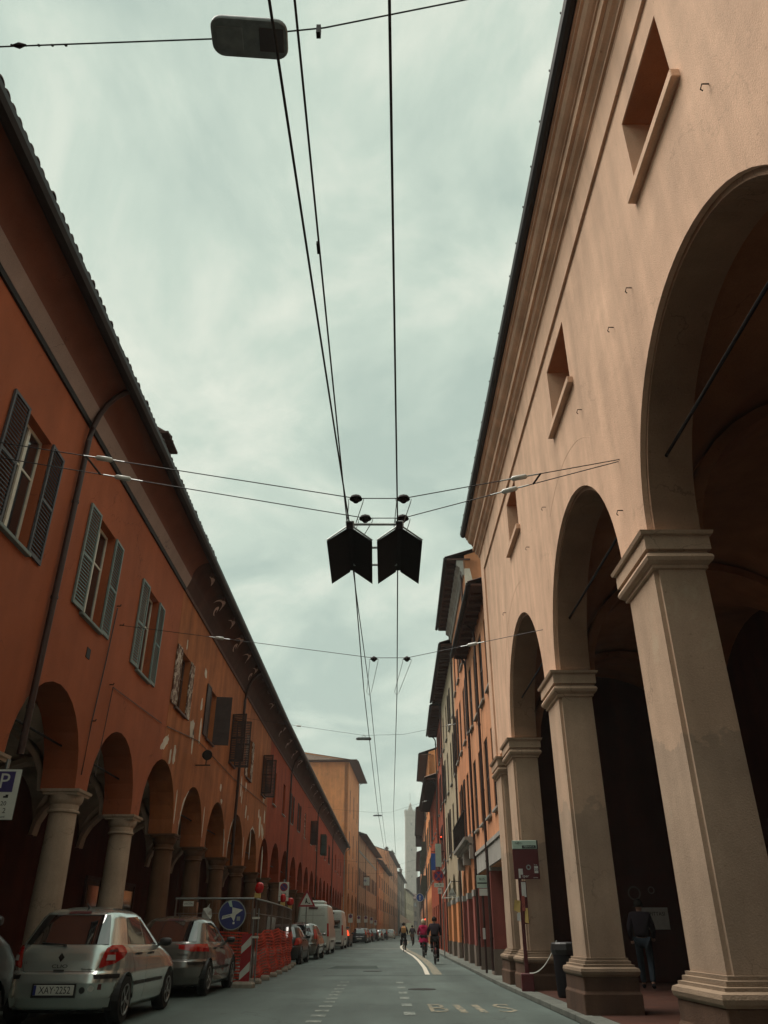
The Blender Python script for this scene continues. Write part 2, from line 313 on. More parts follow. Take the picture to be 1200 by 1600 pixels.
def text(name, s, size, mat, parent, loc, rot=(math.pi / 2, 0, 0), ex=0.0015, sx=1.0, align='CENTER'):
    cu = bpy.data.curves.new('t', 'FONT'); cu.body = s; cu.size = size; cu.extrude = ex; cu.align_x = align; cu.align_y = 'CENTER'; cu.resolution_u = 3
    t = bpy.data.objects.new('t', cu); C.objects.link(t); me = bpy.data.meshes.new_from_object(t.evaluated_get(dg())); bpy.data.objects.remove(t)
    me.materials.clear(); me.materials.append(M[mat]); o = link(name, me, parent, loc, rot, (sx, 1, 1)); return o
# ------------------------------------------------------------------ ground, road, pavements
struct('ground', MB().quad((-900, -60, -0.03), (900, -60, -0.03), (900, 1500, -0.03), (-900, 1500, -0.03)), 'pavement')
def strip(Lp, Rp, z): 
    m = MB(); n = len(Lp); m.add([(x, y, z) for x, y in Lp] + [(x, y, z) for x, y in Rp], [(i, n + i, n + i + 1, i + 1) for i in range(n - 1)]); return m
ys = [-50, 23, 45, 77, 120, 141, 188, 240, 300, 370, 440]
lx = [-5.75, -5.75, -5.75, -5.5, -4.9, -3.7, -1.2, 1.7, 5.1, 9.1, 12]
rx = [3.12, 3.0, 3.3, 3.9, 5.1, 5.9, 7.5, 9.3, 11.6, 14.4, 17]
struct('road', strip(list(zip(lx, ys)), list(zip(rx, ys)), 0.0), 'asphalt')
def pave(name, edge, off, z, mat):      # raised pavement with a kerb face
    m = MB(); n = len(edge)
    a = [(x, y, -0.02) for x, y in edge]; b = [(x, y, z) for x, y in edge]; c = [(x + off, y, z) for x, y in edge]
    m.add(a + b + c, [(i, i + 1, n + i + 1, n + i) for i in range(n - 1)] + [(n + i, n + i + 1, 2 * n + i + 1, 2 * n + i) for i in range(n - 1)])
    return struct(name, m, mat)
pave('pavement', list(zip(lx, ys)), -16, 0.12, 'pavement')
pave('pavement', list(zip(rx, ys)), 16, 0.09, 'pavement')
# kerb stones, near part, one by one
kroot = [o for o in C.objects if o.name.startswith('pavement')]
kb = MB().box(-0.12, 0.12, -0.49, 0.49, 0, 0.135).mesh('kerb_stone', M['pavement'], bevel=0.012)
kb2 = MB().box(-0.10, 0.12, -0.49, 0.49, 0, 0.096).mesh('kerb_stone', M['pavement'], bevel=0.012)
for i in range(44): link('kerb_stone', kb, kroot[0], (-5.73, -4.5 + i, 0))
for i in range(56):
    y = 4.5 + i; x = 3.12 + (3.0 - 3.12) * min(1, (y + 50) / 73) if y < 23 else 3.0 + 0.3 * (y - 23) / 22
    link('kerb_stone', kb2, kroot[1], (x, y, 0))
# road markings
def marks(name, quads, mat, label=None):
    m = MB()
    for q in quads: m.quad(*[(x, y, 0.005) for x, y in q])
    return struct(name, m, mat)
def rect(x0, x1, y0, y1): return [(x0, y0), (x1, y0), (x1, y1), (x0, y1)]
yy = [24.4, 23, 21.6, 20.5, 19.6, 18.6, 17.7, 16.7, 15.8, 14.9, 14.0, 13.1, 12.2]
marks('lane_marking', [rect(-1.19, -0.95, y - 0.16, y + 0.16) for y in yy], 'marking_faint')
marks('lane_marking', [rect(0.33, 0.52, y - 0.28, y + 0.28) for y in (24.2, 22.1, 20.3, 18.7, 17.0, 15.3)], 'marking_faint')
pl = [(1.43, 28.6), (1.58, 34), (1.68, 42), (1.70, 50), (1.6, 58), (1.45, 70), (1.55, 80), (2.3, 100), (3.6, 130)]
def band(o0, o1): return [[(pl[i][0] + o0, pl[i][1]), (pl[i][0] + o1, pl[i][1]), (pl[i + 1][0] + o1, pl[i + 1][1]), (pl[i + 1][0] + o0, pl[i + 1][1])] for i in range(len(pl) - 1)]
marks('cycle_lane_line', band(-0.12, 0.03), 'marking')
marks('cycle_lane_line', band(0.12, 0.42), 'marking_yellow')
marks('stop_line', [rect(-3.2, 3.6, 71, 71.35)], 'marking')
marks('stop_line', [rect(-0.5, 1.0, 52, 52.25)], 'marking_faint')
for ch, x_, sx_ in (('B', 0.95, 0.30), ('S', 2.15, 0.36)): tag(text('bus_lettering', ch, 2.35, 'marking_yellow', None, (x_, 16.25, 0.006), (0, 0, 0), 0.0005, sx_), kind='structure')
marks('bus_lettering', [[(1.30, 15.45), (1.43, 15.45), (1.40, 17.05), (1.27, 17.05)], [(1.64, 15.45), (1.77, 15.45), (1.74, 17.05), (1.61, 17.05)]], 'marking_yellow')
M['asphalt_dark'] = plaster('newer dark asphalt patch', (0.080, 0.105, 0.095), blot=0.3, streak=0.0, fine=0.3, bmp=0.5)
for q in ([(-1.9, 27.9), (2.9, 28.0), (2.9, 28.15), (-1.9, 28.05)], [(-2.1, 33.0), (-0.2, 33.2), (-0.3, 36.0), (-1.9, 35.8)]):
    struct('road_patch', MB().quad(*[(x, y, 0.003) for x, y in q]), 'asphalt_dark')
struct('manhole_cover', MB().lathe([(0.33, 0), (0.33, 0.006)], 24, (-0.4, 31, 0)), 'iron')
struct('manhole_cover', MB().lathe([(0.33, 0), (0.33, 0.006)], 24, (0.9, 21.5, 0)), 'iron')

# ------------------------------------------------------------------ building kit; local frame: x to the right along the facade, y into the building, z up
def frame(side, P0, P1):
    d = Vector((P1[0] - P0[0], P1[1] - P0[1])); L = d.length
    if side == 'L': return (P0[0], P0[1], 0), math.atan2(d.y, d.x), L, (lambda s: s)
    return (P1[0], P1[1], 0), math.atan2(-d.y, -d.x), L, (lambda s: L - s)
def facade(L, H, zA, arches, wins, t=0.7, rd=0.22, columns=False, x0=0.0, nseg=14):
    """arches: (xa, xb, spring, rise); wins: (xa, xb, za, zb)"""
    m = MB(); x = x0
    for fa, fb, sp, ri in sorted(arches):
        xa, xb = max(fa, x0), min(fb, L)
        zb = sp if columns else 0.0
        if xa > x + 1e-4:
            m.quad((x, 0, zb), (xa, 0, zb), (xa, 0, zA), (x, 0, zA)); m.quad((x, t, zb), (xa, t, zb), (xa, t, zA), (x, t, zA))
            if columns: m.quad((x, 0, zb), (xa, 0, zb), (xa, t, zb), (x, t, zb))
        c, r = (fa + fb) / 2, (fb - fa) / 2
        P = [(c - r * math.cos(math.pi * k / nseg), sp + ri * math.sin(math.pi * k / nseg)) for k in range(nseg + 1)]
        if ri < 0.01: P = [(xa, sp), (xb, sp)]
        if fa < xa or fb > xb: hz_ = lambda q: sp + ri * math.sqrt(max(0, 1 - ((q - c) / r) ** 2)); P = [p for p in P if xa < p[0] < xb]; P = [(xa, hz_(xa))] + P + [(xb, hz_(xb))]
        for (a, za), (b, zb2) in zip(P, P[1:]):
            m.quad((a, 0, za), (b, 0, zb2), (b, 0, zA), (a, 0, zA)); m.quad((a, t, za), (b, t, zb2), (b, t, zA), (a, t, zA)); m.quad((a, 0, za), (b, 0, zb2), (b, t, zb2), (a, t, za))
        if not columns:
            for xx in (xa, xb): m.quad((xx, 0, 0), (xx, t, 0), (xx, t, sp), (xx, 0, sp))
        x = xb
    zb = arches[-1][2] if (arches and columns) else 0.0
    if L > x + 1e-4: m.quad((x, 0, zb), (L, 0, zb), (L, 0, zA), (x, 0, zA)); m.quad((x, t, zb), (L, t, zb), (L, t, zA), (x, t, zA))
    xs = sorted({x0, L} | {w[0] for w in wins} | {w[1] for w in wins}); zs = sorted({zA, H} | {w[2] for w in wins} | {w[3] for w in wins})
    for i in range(len(xs) - 1):
        for j in range(len(zs) - 1):
            cx, cz = (xs[i] + xs[i + 1]) / 2, (zs[j] + zs[j + 1]) / 2
            if cz < zA or any(w[0] < cx < w[1] and w[2] < cz < w[3] for w in wins): continue
            m.quad((xs[i], 0, zs[j]), (xs[i + 1], 0, zs[j]), (xs[i + 1], 0, zs[j + 1]), (xs[i], 0, zs[j + 1]))
    for a, b, c, d in wins:
        for q in (((a, 0, c), (a, 0, d), (a, rd, d), (a, rd, c)), ((b, 0, c), (b, 0, d), (b, rd, d), (b, rd, c)), ((a, 0, c), (b, 0, c), (b, rd, c), (a, rd, c)), ((a, 0, d), (b, 0, d), (b, rd, d), (a, rd, d))): m.quad(*q)
    for xx in (x0, L): m.quad((xx, 0, zA), (xx, t, zA), (xx, t, H), (xx, 0, H))
    return m
def fac_obj(parent, m, mat):
    me = bpy.data.meshes.new('wall'); me.from_pydata(m.v, [], m.f)
    bm = bmesh.new(); bm.from_mesh(me); bmesh.ops.remove_doubles(bm, verts=bm.verts, dist=1e-4); bm.to_mesh(me); bm.free(); me.materials.append(M[mat])
    return link('wall', me, parent)
_c = {}
def cached(key, fn):
    if key not in _c: _c[key] = fn()
    return _c[key]
def shutter_mesh(w, h, mat, louvre=True, old=False):
    m = MB(); f = 0.055; t = 0.04
    m.box(0, f, 0, t, 0, h); m.box(w - f, w, 0, t, 0, h); m.box(f, w - f, 0.002, t - 0.002, 0, f * 1.6); m.box(f, w - f, 0.002, t - 0.002, h - f, h); m.box(f, w - f, 0.002, t - 0.002, h * 0.48, h * 0.48 + f)
    if louvre:
        n = max(6, int(h / 0.075))
        for k in range(n):
            z = f + (h - 2 * f) * (k + 0.5) / n; m.add([(f, 0.006, z - 0.030), (w - f, 0.006, z - 0.030), (w - f, 0.034, z + 0.022), (f, 0.034, z + 0.022), (f, 0.012, z - 0.034), (w - f, 0.012, z - 0.034), (w - f, 0.038, z + 0.016), (f, 0.038, z + 0.016)], [(0, 1, 2, 3), (4, 7, 6, 5), (0, 4, 5, 1), (3, 2, 6, 7)])
    else:
        m.box(f, w - f, 0.014, 0.024, f, h - f); m.box(f, w - f, 0.004, 0.036, h * 0.25, h * 0.25 + f)
    return m.mesh('shutter', M[mat])
def add_window(parent, x, z, w, h, rd=0.2, shut=None, smat='brown_shutter', fmat='brown_frame', sill='sill', louvre=True, sw=None, far=False):
    """x = left edge of the opening; shut: None / 'flat' / 'closed' / 'out' / 'outr' / 'outl'"""
    fr = cached(('f', round(w, 2), round(h, 2), fmat), lambda: MB().box(0, 0.06, 0, 0.05, 0, h).box(w - 0.06, w, 0, 0.05, 0, h).box(0.06, w - 0.06, 0.002, 0.048, 0, 0.07).box(0.06, w - 0.06, 0.002, 0.048, h - 0.06, h).box(w / 2 - 0.05, w / 2 + 0.05, -0.012, 0.05, 0.07, h - 0.06).box(0.06, w / 2 - 0.05, 0.004, 0.046, h * 0.62, h * 0.62 + 0.04).box(w / 2 + 0.05, w - 0.06, 0.004, 0.046, h * 0.62, h * 0.62 + 0.04).mesh('frame', M[fmat]))
    o = link('window', fr, parent, (x, rd - 0.02, z))
    pa = cached(('p', round(w, 2), round(h, 2)), lambda: MB().box(0, (w - 0.22) / 2, 0.022, 0.028, 0, h - 0.13).mesh('pane', M['pane']))
    link('pane', pa, o, (0.06, 0, 0.07)); link('pane', pa, o, (w / 2 + 0.05, 0, 0.07))
    if sill:
        si = cached(('s', round(w, 2), sill), lambda: MB().box(-0.08, w + 0.08, -rd - 0.09, 0.05, -0.07, 0).mesh('sill', M[sill], bevel=0.008))
        link('sill', si, o, (0, 0.02, 0))
    if shut:
        s = sw or w / 2; me = cached(('sh', round(s, 2), round(h, 2), smat, louvre), lambda: shutter_mesh(s, h, smat, louvre))
        y = -rd + 0.02
        if shut == 'closed': link('shutter', me, o, (0, y + 0.03, 0)); link('shutter', me, o, (w - s, y + 0.03, 0))
        if shut in ('flat', 'outr'): link('shutter', me, o, (-s - 0.01, y - 0.055, 0), (0, 0, R(-1.5)))
        if shut in ('flat', 'outl'): link('shutter', me, o, (w + 0.01, y - 0.055, 0), (0, 0, R(1.5)))
        if shut in ('out', 'outl'): link('shutter', me, o, (0, y, 0), (0, 0, R(-100)))
        if shut in ('out', 'outr'): link('shutter', me, o, (w, y, 0), (0, 0, R(-80)))
    return o
def corrugated(L, y0, z0, y1, z1, pitch=0.22, x0=0.0, step=4, th=0.05):
    m = MB(); n = max(2, int((L - x0) / pitch)) * step; vs = []
    for k in range(n + 1):
        x = x0 + (L - x0) * k / n; b = 0.055 * abs(math.sin(math.pi * k / step))
        vs += [(x, y0, z0 + b), (x, y1, z1 + b), (x, y0, z0 - th)]
    m.add(vs, [(3 * k, 3 * k + 3, 3 * k + 4, 3 * k + 1) for k in range(n)] + [(3 * k, 3 * k + 2, 3 * k + 5, 3 * k + 3) for k in range(n)])
    return m
def drainpipe(parent, x, ztop, zbot=0.1, ov=0.6, ztop2=None, r=0.05, y=-0.09, mat='pipe'):
    m = MB(); pts = [(x, y, zbot), (x, y, ztop)]
    if ztop2:
        for k in range(1, 7):
            a = math.pi / 2 * k / 6; pts.append((x, y - (ov - 0.12) * (1 - math.cos(a)), ztop + (ztop2 - ztop) * math.sin(a)))
    m.tube(pts, r, 10)
    p = obj('drainpipe', m, mat, parent, smooth=True)
    z = zbot + 0.8
    while z < ztop: obj('bracket', MB().lathe([(r + 0.012, 0), (r + 0.012, 0.05)], 10, (x, y, z)), mat, p); z += 2.1
    return p
def roof_and_eave(root, L, H, ov, D, far=False, tile='tile', slope=0.32, x0=0.0, soff='soffit', rafters=True):
    obj('soffit', MB().box(x0 - 0.03, L + 0.03, -ov, 0.3, H, H + 0.07), soff, root)
    rf = obj('roof', corrugated(L + 0.05, -ov - 0.1, H + 0.13, D / 2, H + 0.13 + slope * (D / 2 + ov), x0=x0 - 0.05, step=2 if far else 4, pitch=0.3 if far else 0.22), tile, root, smooth=False)
    obj('back_roof', MB().quad((x0, D / 2, H + 0.13 + slope * (D / 2 + ov)), (L, D / 2, H + 0.13 + slope * (D / 2 + ov)), (L, D, H), (x0, D, H)), tile, rf)
    g = MB(); prof = []
    for k in range(9):
        a = math.pi * k / 8; prof.append((-ov - 0.08 - 0.075 * math.cos(a), H + 0.09 - 0.085 * math.sin(a)))
    prof += [(-ov - 0.01, H + 0.10), (-ov - 0.15, H + 0.10)]
    obj('gutter', g.extr(prof, x0 - 0.02, L + 0.02), 'gutter', root)
    if rafters and not far:
        me = cached(('raf', round(ov, 2)), lambda: MB().box(-0.045, 0.045, -ov + 0.05, -0.005, -0.12, -0.001).mesh('rafter', M[soff]))
        for k in range(int((L - x0) / 0.65)): link('rafter', me, root, (x0 + 0.3 + k * 0.65, 0, H))
def end_walls(root, L, H, D, mat, slope=0.32, ov=0.6, zlow=0.0, x0=0.0, port=0.0):
    pk = H + 0.1 + slope * (D / 2 + ov)
    for x in (x0, L):
        m = MB(); w = 0.3; a, b = (x, x + w) if x == x0 else (x - w, x)
        for xx in (a, b): m.add([(xx, 0.05, H * 0.0 + max(zlow, 0)), (xx, D, max(zlow, 0)), (xx, D, H), (xx, D / 2, pk), (xx, 0.05, H + slope * ov)], [(0, 1, 2, 3, 4)])
        m.quad((a, 0.05, zlow), (b, 0.05, zlow), (b, 0.05, H), (a, 0.05, H)) if zlow else None
        if zlow: m.quad((a, 0.05, zlow), (b, 0.05, zlow), (b, D, zlow), (a, D, zlow))
        obj('side_wall', m, mat, root)
def vault(bays, y0, y1, zs, rise, rib=0.5, n=14, mz=10):
    m = MB()
    for xa, xb in bays:
        vs = []; hx = (xb - xa) / 2; hy = (y1 - y0) / 2
        for j in range(mz + 1):
            for i in range(n + 1):
                u = -math.cos(math.pi * i / n); v = -math.cos(math.pi * j / mz)
                vs.append((xa + hx * (1 + u), y0 + hy * (1 + v), zs + rise * max(math.sqrt(max(0, 1 - u * u)), math.sqrt(max(0, 1 - v * v)))))
        m.add(vs, [(j * (n + 1) + i, j * (n + 1) + i + 1, (j + 1) * (n + 1) + i + 1, (j + 1) * (n + 1) + i) for j in range(mz) for i in range(n)])
    return m
def ribs(xs, y0, y1, zs, rise, w=0.55, drop=0.12, n=12):
    out = []
    for x in xs:
        m = MB(); c, r = (y0 + y1) / 2, (y1 - y0) / 2; P = [(c - (r) * math.cos(math.pi * k / n), zs + rise * math.sin(math.pi * k / n)) for k in range(n + 1)]
        Q = [(c - (r - drop) * math.cos(math.pi * k / n), zs + (rise - drop) * math.sin(math.pi * k / n)) for k in range(n + 1)]
        for k in range(n):
            for xx in (x - w / 2, x + w / 2): m.quad((xx, *P[k]), (xx, *P[k + 1]), (xx, *Q[k + 1]), (xx, *Q[k]))
            m.quad((x - w / 2, *Q[k]), (x + w / 2, *Q[k]), (x + w / 2, *Q[k + 1]), (x - w / 2, *Q[k + 1]))
        out.append(m)
    return out
def column_l(parent, x, y, mat, zc):
    m = MB(); r = 0.30
    m.lathe([(r + 0.11, 0.22), (r + 0.11, 0.30), (r + 0.06, 0.34), (r + 0.08, 0.40), (r, 0.45), (r, 1.4), (r - 0.025, zc - 0.45), (r + 0.02, zc - 0.43), (r + 0.02, zc - 0.40), (r - 0.01, zc - 0.38), (r - 0.01, zc - 0.28), (r + 0.03, zc - 0.24), (r + 0.05, zc - 0.18), (r + 0.06, zc - 0.11)], 22, (x, y, 0))
    o = obj('column', m, mat, parent, smooth=True)
    obj('capital', MB().sqring([(0.04, zc - 0.11), (0.05, zc - 0.07), (0.08, zc - 0.05), (0.09, zc)], x - 0.31, x + 0.31, y - 0.31, y + 0.31), mat, o)
    obj('plinth', MB().box(x - 0.43, x + 0.43, y - 0.43, y + 0.43, 0.1, 0.22), 'stone_dark', o, bevel=0.01)
    return o

# ------------------------------------------------------------------ left arcades
COVE = [(-0.0, 10.86), (-0.05, 10.86), (-0.07, 10.94)]
def cove_pt(t):      # t 0..1 along the cove curve above the band
    a = math.pi / 2 * t; return (-0.20 - 0.52 * (1 - math.cos(a)), 11.22 + 0.56 * math.sin(a))
def left_building(name, label, P0, P1, cols, wall, colmats, wins, new=False, group=None, Hdz=0.0):
    loc, rz, L, fx = frame('L', P0, P1); root = thing(name, label, 'building', loc, rz)
    Y0 = P0[1]; sc = L / (P1[1] - P0[1]); q = lambda Y: (Y - Y0) * sc
    ar = []
    cs = [q(c) for c in cols]
    for a, b in zip(cs, cs[1:]): ar.append((a + 0.35, b - 0.35, 3.80, (b - a - 0.70) / 2))
    ar = [q_ for q_ in ar if q_[1] > 0.1 and q_[0] < L - 0.1]
    H = 10.9
    W = [(q(a), q(b), c, d) for a, b, c, d, *_ in wins]
    fac_obj(root, facade(L, H, 6.4, ar, W, t=0.72, columns=True), wall)
    for i, c in enumerate(cs):
        if 0 <= c < L: column_l(root, c, 0.28, colmats(cols[i]), 3.80)
    D = 4.4
    vb = [(a, b) for a, b in zip(cs, cs[1:])]
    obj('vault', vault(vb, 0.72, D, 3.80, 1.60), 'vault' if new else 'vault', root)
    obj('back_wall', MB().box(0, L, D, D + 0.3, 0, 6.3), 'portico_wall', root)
    for a in cs:
        for r_ in ribs([a], 0.72, D, 3.78, 1.5, 0.4): obj('transverse_arch', r_, 'vault', root)
    for k, (a, b) in enumerate(vb):       # shop doors on the back wall
        if a < 0 or b > L: continue
        c = (a + b) / 2; dm = obj('door', MB().box(c - 0.75, c + 0.75, D - 0.05, D + 0.02, 0.12, 2.9).box(c - 0.85, c - 0.75, D - 0.1, D + 0.02, 0.12, 3.0).box(c + 0.75, c + 0.85, D - 0.1, D + 0.02, 0.12, 3.0).box(c - 0.75, c + 0.75, D - 0.1, D + 0.02, 2.9, 3.0), 'wood_door', root)
        obj('door_glass', MB().box(c - 0.6, c + 0.6, D - 0.07, D - 0.052, 1.3, 2.7), 'pane', dm)
        rod = obj('tie_rod', MB().tube([(a + 0.3, 0.36, 4.62), (b - 0.3, 0.36, 4.62)], 0.022, 6), 'iron', root)
    # cornice: moulding line, grey band, cove
    obj('moulding', MB().extr([(0.02, 10.80), (-0.05, 10.80), (-0.07, 10.90), (0.02, 10.90)], 0, L), 'iron' if new else 'soffit', root)
    obj('painted_band', MB().extr([(0.02, 10.90), (-0.075, 10.90), (-0.20, 11.22), (0.02, 11.22)], 0, L), 'band' if new else 'cove_old', root)
    pr = [cove_pt(k / 8) for k in range(9)] + [(0.3, 11.78), (0.3, 11.22)]
    obj('cove', MB().extr(pr, 0, L), 'cove' if new else 'cove_old', root, smooth=True)
    obj('soffit_board', MB().box(0, L, -0.86, 0.3, 11.785, 11.84), 'soffit', root)
    obj('gutter', MB().extr([(-0.735, 11.70), (-0.80, 11.66), (-0.90, 11.68), (-0.95, 11.76), (-0.955, 11.86), (-0.74, 11.86)], 0, L), 'gutter', root)
    rf = obj('roof', corrugated(L, -0.88, 11.88, 6, 14.2, pitch=0.22), 'tile', root)
    obj('back_roof', MB().quad((0, 6, 14.2), (L, 6, 14.2), (L, 12, 11), (0, 12, 11)), 'tile', rf)
    obj('back_wall', MB().box(0, L, 11.7, 12, 0, 11), wall, root)
    for x in (0, L):
        a, b = (x, x + 0.25) if x == 0 else (x - 0.25, x); m = MB()
        for xx in (a, b): m.add([(xx, 0.1, 5.9), (xx, 11.7, 5.9), (xx, 11.7, 11), (xx, 6, 14.1), (xx, 0.1, 12.1)], [(0, 1, 2, 3, 4)])
        obj('side_wall', m, wall, root)
    for a, b, c, d, kw in wins: add_window(root, q(a), c, q(b) - q(a), d - c, **kw)
    return root, q, L
gk = dict(shut='flat', smat='green', fmat='white_frame', sw=0.60, sill='green')
COLS = [-36.2, -32.1, -28, -23.9, -19.8, -15.7, -11.6, -7.5, -3.4, 0.7, 4.8, 8.9, 13.0, 17.1, 21.1, 25.4, 29.5, 33.8, 38.3, 42.6, 46.9]
LA, qa, LLa = left_building('arcaded_building', 'freshly painted terracotta orange arcaded building nearest on the left with pale green shutters', (-6.4, -39.5), (-6.4, 22.9), COLS[:16],
    'orange_wall', lambda Y: 'column', [(7.3, 8.45, 7.15, 9.45, gk), (11.3, 12.42, 7.15, 9.45, {**gk, 'smat': 'green_shade'}), (15.3, 16.45, 7.12, 9.43, gk), (19.4, 20.5, 7.15, 9.43, gk)], new=True)
LA['label'] = 'freshly painted terracotta orange arcaded building nearest on the left with pale green shutters'
def old(shut, louvre=False, smat='peel', sw=0.55): return dict(shut=shut, smat=smat, fmat='brown_frame', sw=sw, louvre=louvre, sill='brown_frame')
LB, qb, LLb = left_building('arcaded_building', 'shabby ochre arcaded building with peeling plaster patches and weathered brown shutters', (-6.4, 22.92), (-6.4, 44.7), COLS[14:21],
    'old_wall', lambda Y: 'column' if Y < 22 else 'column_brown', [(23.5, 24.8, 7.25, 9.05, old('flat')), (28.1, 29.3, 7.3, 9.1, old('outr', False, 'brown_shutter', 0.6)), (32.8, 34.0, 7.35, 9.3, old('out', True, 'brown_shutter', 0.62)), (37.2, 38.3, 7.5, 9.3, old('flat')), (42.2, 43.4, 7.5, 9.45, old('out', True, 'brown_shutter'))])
C2 = [42.6, 46.9] + [46.9 + 4.65 * k for k in range(1, 17)]
rk = dict(shut=None, fmat='brown_frame', rd=0.15)
def w2(Y, w=1.1, **k): return (Y - w / 2, Y + w / 2, 7.65, 9.45, k)
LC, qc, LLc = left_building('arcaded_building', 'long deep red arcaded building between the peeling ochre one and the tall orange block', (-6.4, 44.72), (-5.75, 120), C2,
    'red_wall', lambda Y: 'column_brown', [w2(47.2, **rk), w2(51.6, **rk), w2(56, shut='flat', smat='brown_shutter', sw=0.5), w2(60.6, shut='flat', smat='brown_shutter', sw=0.5), w2(65.2, shut='closed', smat='peel'), w2(70.4, shut='out', smat='brown_shutter'),
     w2(75.6, shut='closed', smat='peel'), w2(80.6, shut='out', smat='dark_green'), w2(86.0, shut='closed', smat='brown_shutter'), w2(91.5, shut='flat', smat='brown_shutter', sw=0.5), w2(97, shut='closed', smat='peel'), w2(102.5, **rk), w2(108, shut='closed', smat='peel'), w2(113.5, shut='closed', smat='brown_shutter')])
# clay tiles of the eave row, one by one, on the nearest roof
tl = []
for k in range(7):
    a = math.pi * k / 6; tl.append((0.095 * math.cos(a), 0.085 * math.sin(a)))
tv = [(x, 0, z) for x, z in tl] + [(x * 0.82, 0.42, z * 0.82 + 0.13) for x, z in tl] + [(x * 0.8, 0, z * 0.8 - 0.012) for x, z in tl]
tile_me = MB().add(tv, [(k, k + 1, 8 + k, 7 + k) for k in range(6)] + [(k, 14 + k, 15 + k, k + 1) for k in range(6)]).mesh('roof_tile', M['tile'], True)
for k in range(128):
    link('roof_tile', tile_me, LA, (LLa - 0.11 - k * 0.22, -0.93 + random.uniform(-0.02, 0.02), 11.87 + random.uniform(-0.012, 0.015)), (random.uniform(-0.05, 0.05), 0, random.uniform(-0.05, 0.05)))
for k in range(3):   # odd heap of ridge tiles standing above the eave
    link('roof_tile', tile_me, LA, (qa(16.3) + 0.15 * k, -0.95, 12.24 + 0.04 * (k % 2)), (0.25, 0.0, 0.15))
obj('chimney', MB().box(qa(16.2), qa(17.1), -0.75, -0.2, 12.0, 12.27).box(qa(16.15), qa(17.15), -0.95, -0.15, 12.27, 12.33), 'tile', LA)
drainpipe(LA, qa(13.75), 10.4, 3.9, ov=0.92, ztop2=11.75, r=0.062)
drainpipe(LB, qb(34.9), 10.4, 3.6, ov=0.9, ztop2=11.75, r=0.06)
for Y in (54.2, 75.6, 96): drainpipe(LC, qc(Y), 10.5, 3.8 if Y < 60 else 0.3, ov=0.9, ztop2=11.75, r=0.055)
obj('drainpipe', MB().tube([(LLc - 0.05, -0.85, 11.7), (LLc + 0.05, -0.6, 11.5), (LLc + 0.02, -0.12, 11.2), (LLc, -0.1, 0.2)], 0.06, 8), 'sill', LC)
# putlog hole, cables, hooks on the near wall
obj('wall_vent', MB().box(qa(16.0), qa(16.22), -0.012, 0.02, 6.38, 6.6), 'iron', LA)
obj('cable', MB().tube([(qa(17.3), -0.03, 8.0), (qa(17.15), -0.03, 6.6), (qa(16.95), -0.03, 5.2), (qa(16.9), -0.03, 4.1)], 0.014, 5), 'pipe', LA)
obj('cable', MB().tube([(qa(22.3), -0.03, 6.45), (qa(17.9), -0.03, 6.25), (qa(17.7), -0.03, 4.2)], 0.010, 5), 'pipe', LA)
obj('cable', MB().tube([(0.0, -0.03, 6.5), (qb(27), -0.03, 6.95), (qb(34), -0.03, 6.9), (qb(44.6), -0.03, 7.2)], 0.012, 5), 'pipe', LB)
for Y, Z in ((17.3, 8.05), (17.0, 5.25), (17.72, 6.26), (17.71, 7.72)): obj('hook', MB().tube([(qa(Y), 0, Z), (qa(Y), -0.09, Z), (qa(Y), -0.10, Z + 0.04)], 0.014, 5), 'iron', LA)
# ragged patches of exposed plaster
def patch(root, x, z, w, h, tilt=0.0, n=18, y=-0.006, mat='patch'):
    P = []
    for k in range(n):
        a = 2 * math.pi * k / n; r = random.uniform(0.72, 1.12); px, pz = w / 2 * math.copysign(abs(math.cos(a)) ** 0.7, math.cos(a)) * r, h / 2 * math.copysign(abs(math.sin(a)) ** 0.7, math.sin(a)) * r
        P.append((x + px * math.cos(tilt) - pz * math.sin(tilt), z + px * math.sin(tilt) + pz * math.cos(tilt)))
    obj('plaster_patch', MB().sweepy(P, y, 0.01), mat, root)
for Y, Z, w, h, t in ((21.9 + 1.1, 6.05, 0.75, 0.24, 0.55), (23.75, 5.78, 0.17, 0.42, -0.1), (24.2, 5.92, 0.26, 0.52, 0), (26.05, 7.15, 0.5, 0.55, 0.3), (26.3, 6.8, 0.18, 0.8, 0.1), (27.2, 7.3, 0.22, 0.75, 0), (27.1, 9.35, 0.3, 0.3, 0), (27.0, 8.2, 0.2, 0.4, 0),
     (31.7, 6.16, 0.24, 0.26, 0), (32.1, 5.71, 0.3, 0.16, 0), (36.2, 6.9, 0.25, 0.75, 0), (36.6, 6.5, 0.2, 0.5, 0), (38.0, 6.05, 0.3, 0.5, 0), (38.7, 5.9, 0.16, 0.2, 0), (42.6, 6.0, 0.5, 1.0, 0.2), (43.6, 5.8, 0.8, 0.45, -0.5), (44.0, 6.6, 0.3, 0.6, 0), (42.0, 6.5, 0.3, 0.4, 0), (39.9, 4.9, 0.16, 1.1, 0), (44.2, 4.4, 0.3, 1.3, 0), (37.5, 7.1, 0.3, 0.35, 0), (43.3, 7.35, 0.6, 0.2, 0), (24.1, 9.4, 0.12, 0.3, 0)):
    patch(LB, qb(Y), Z, w * 1.2, h * 1.15, t)
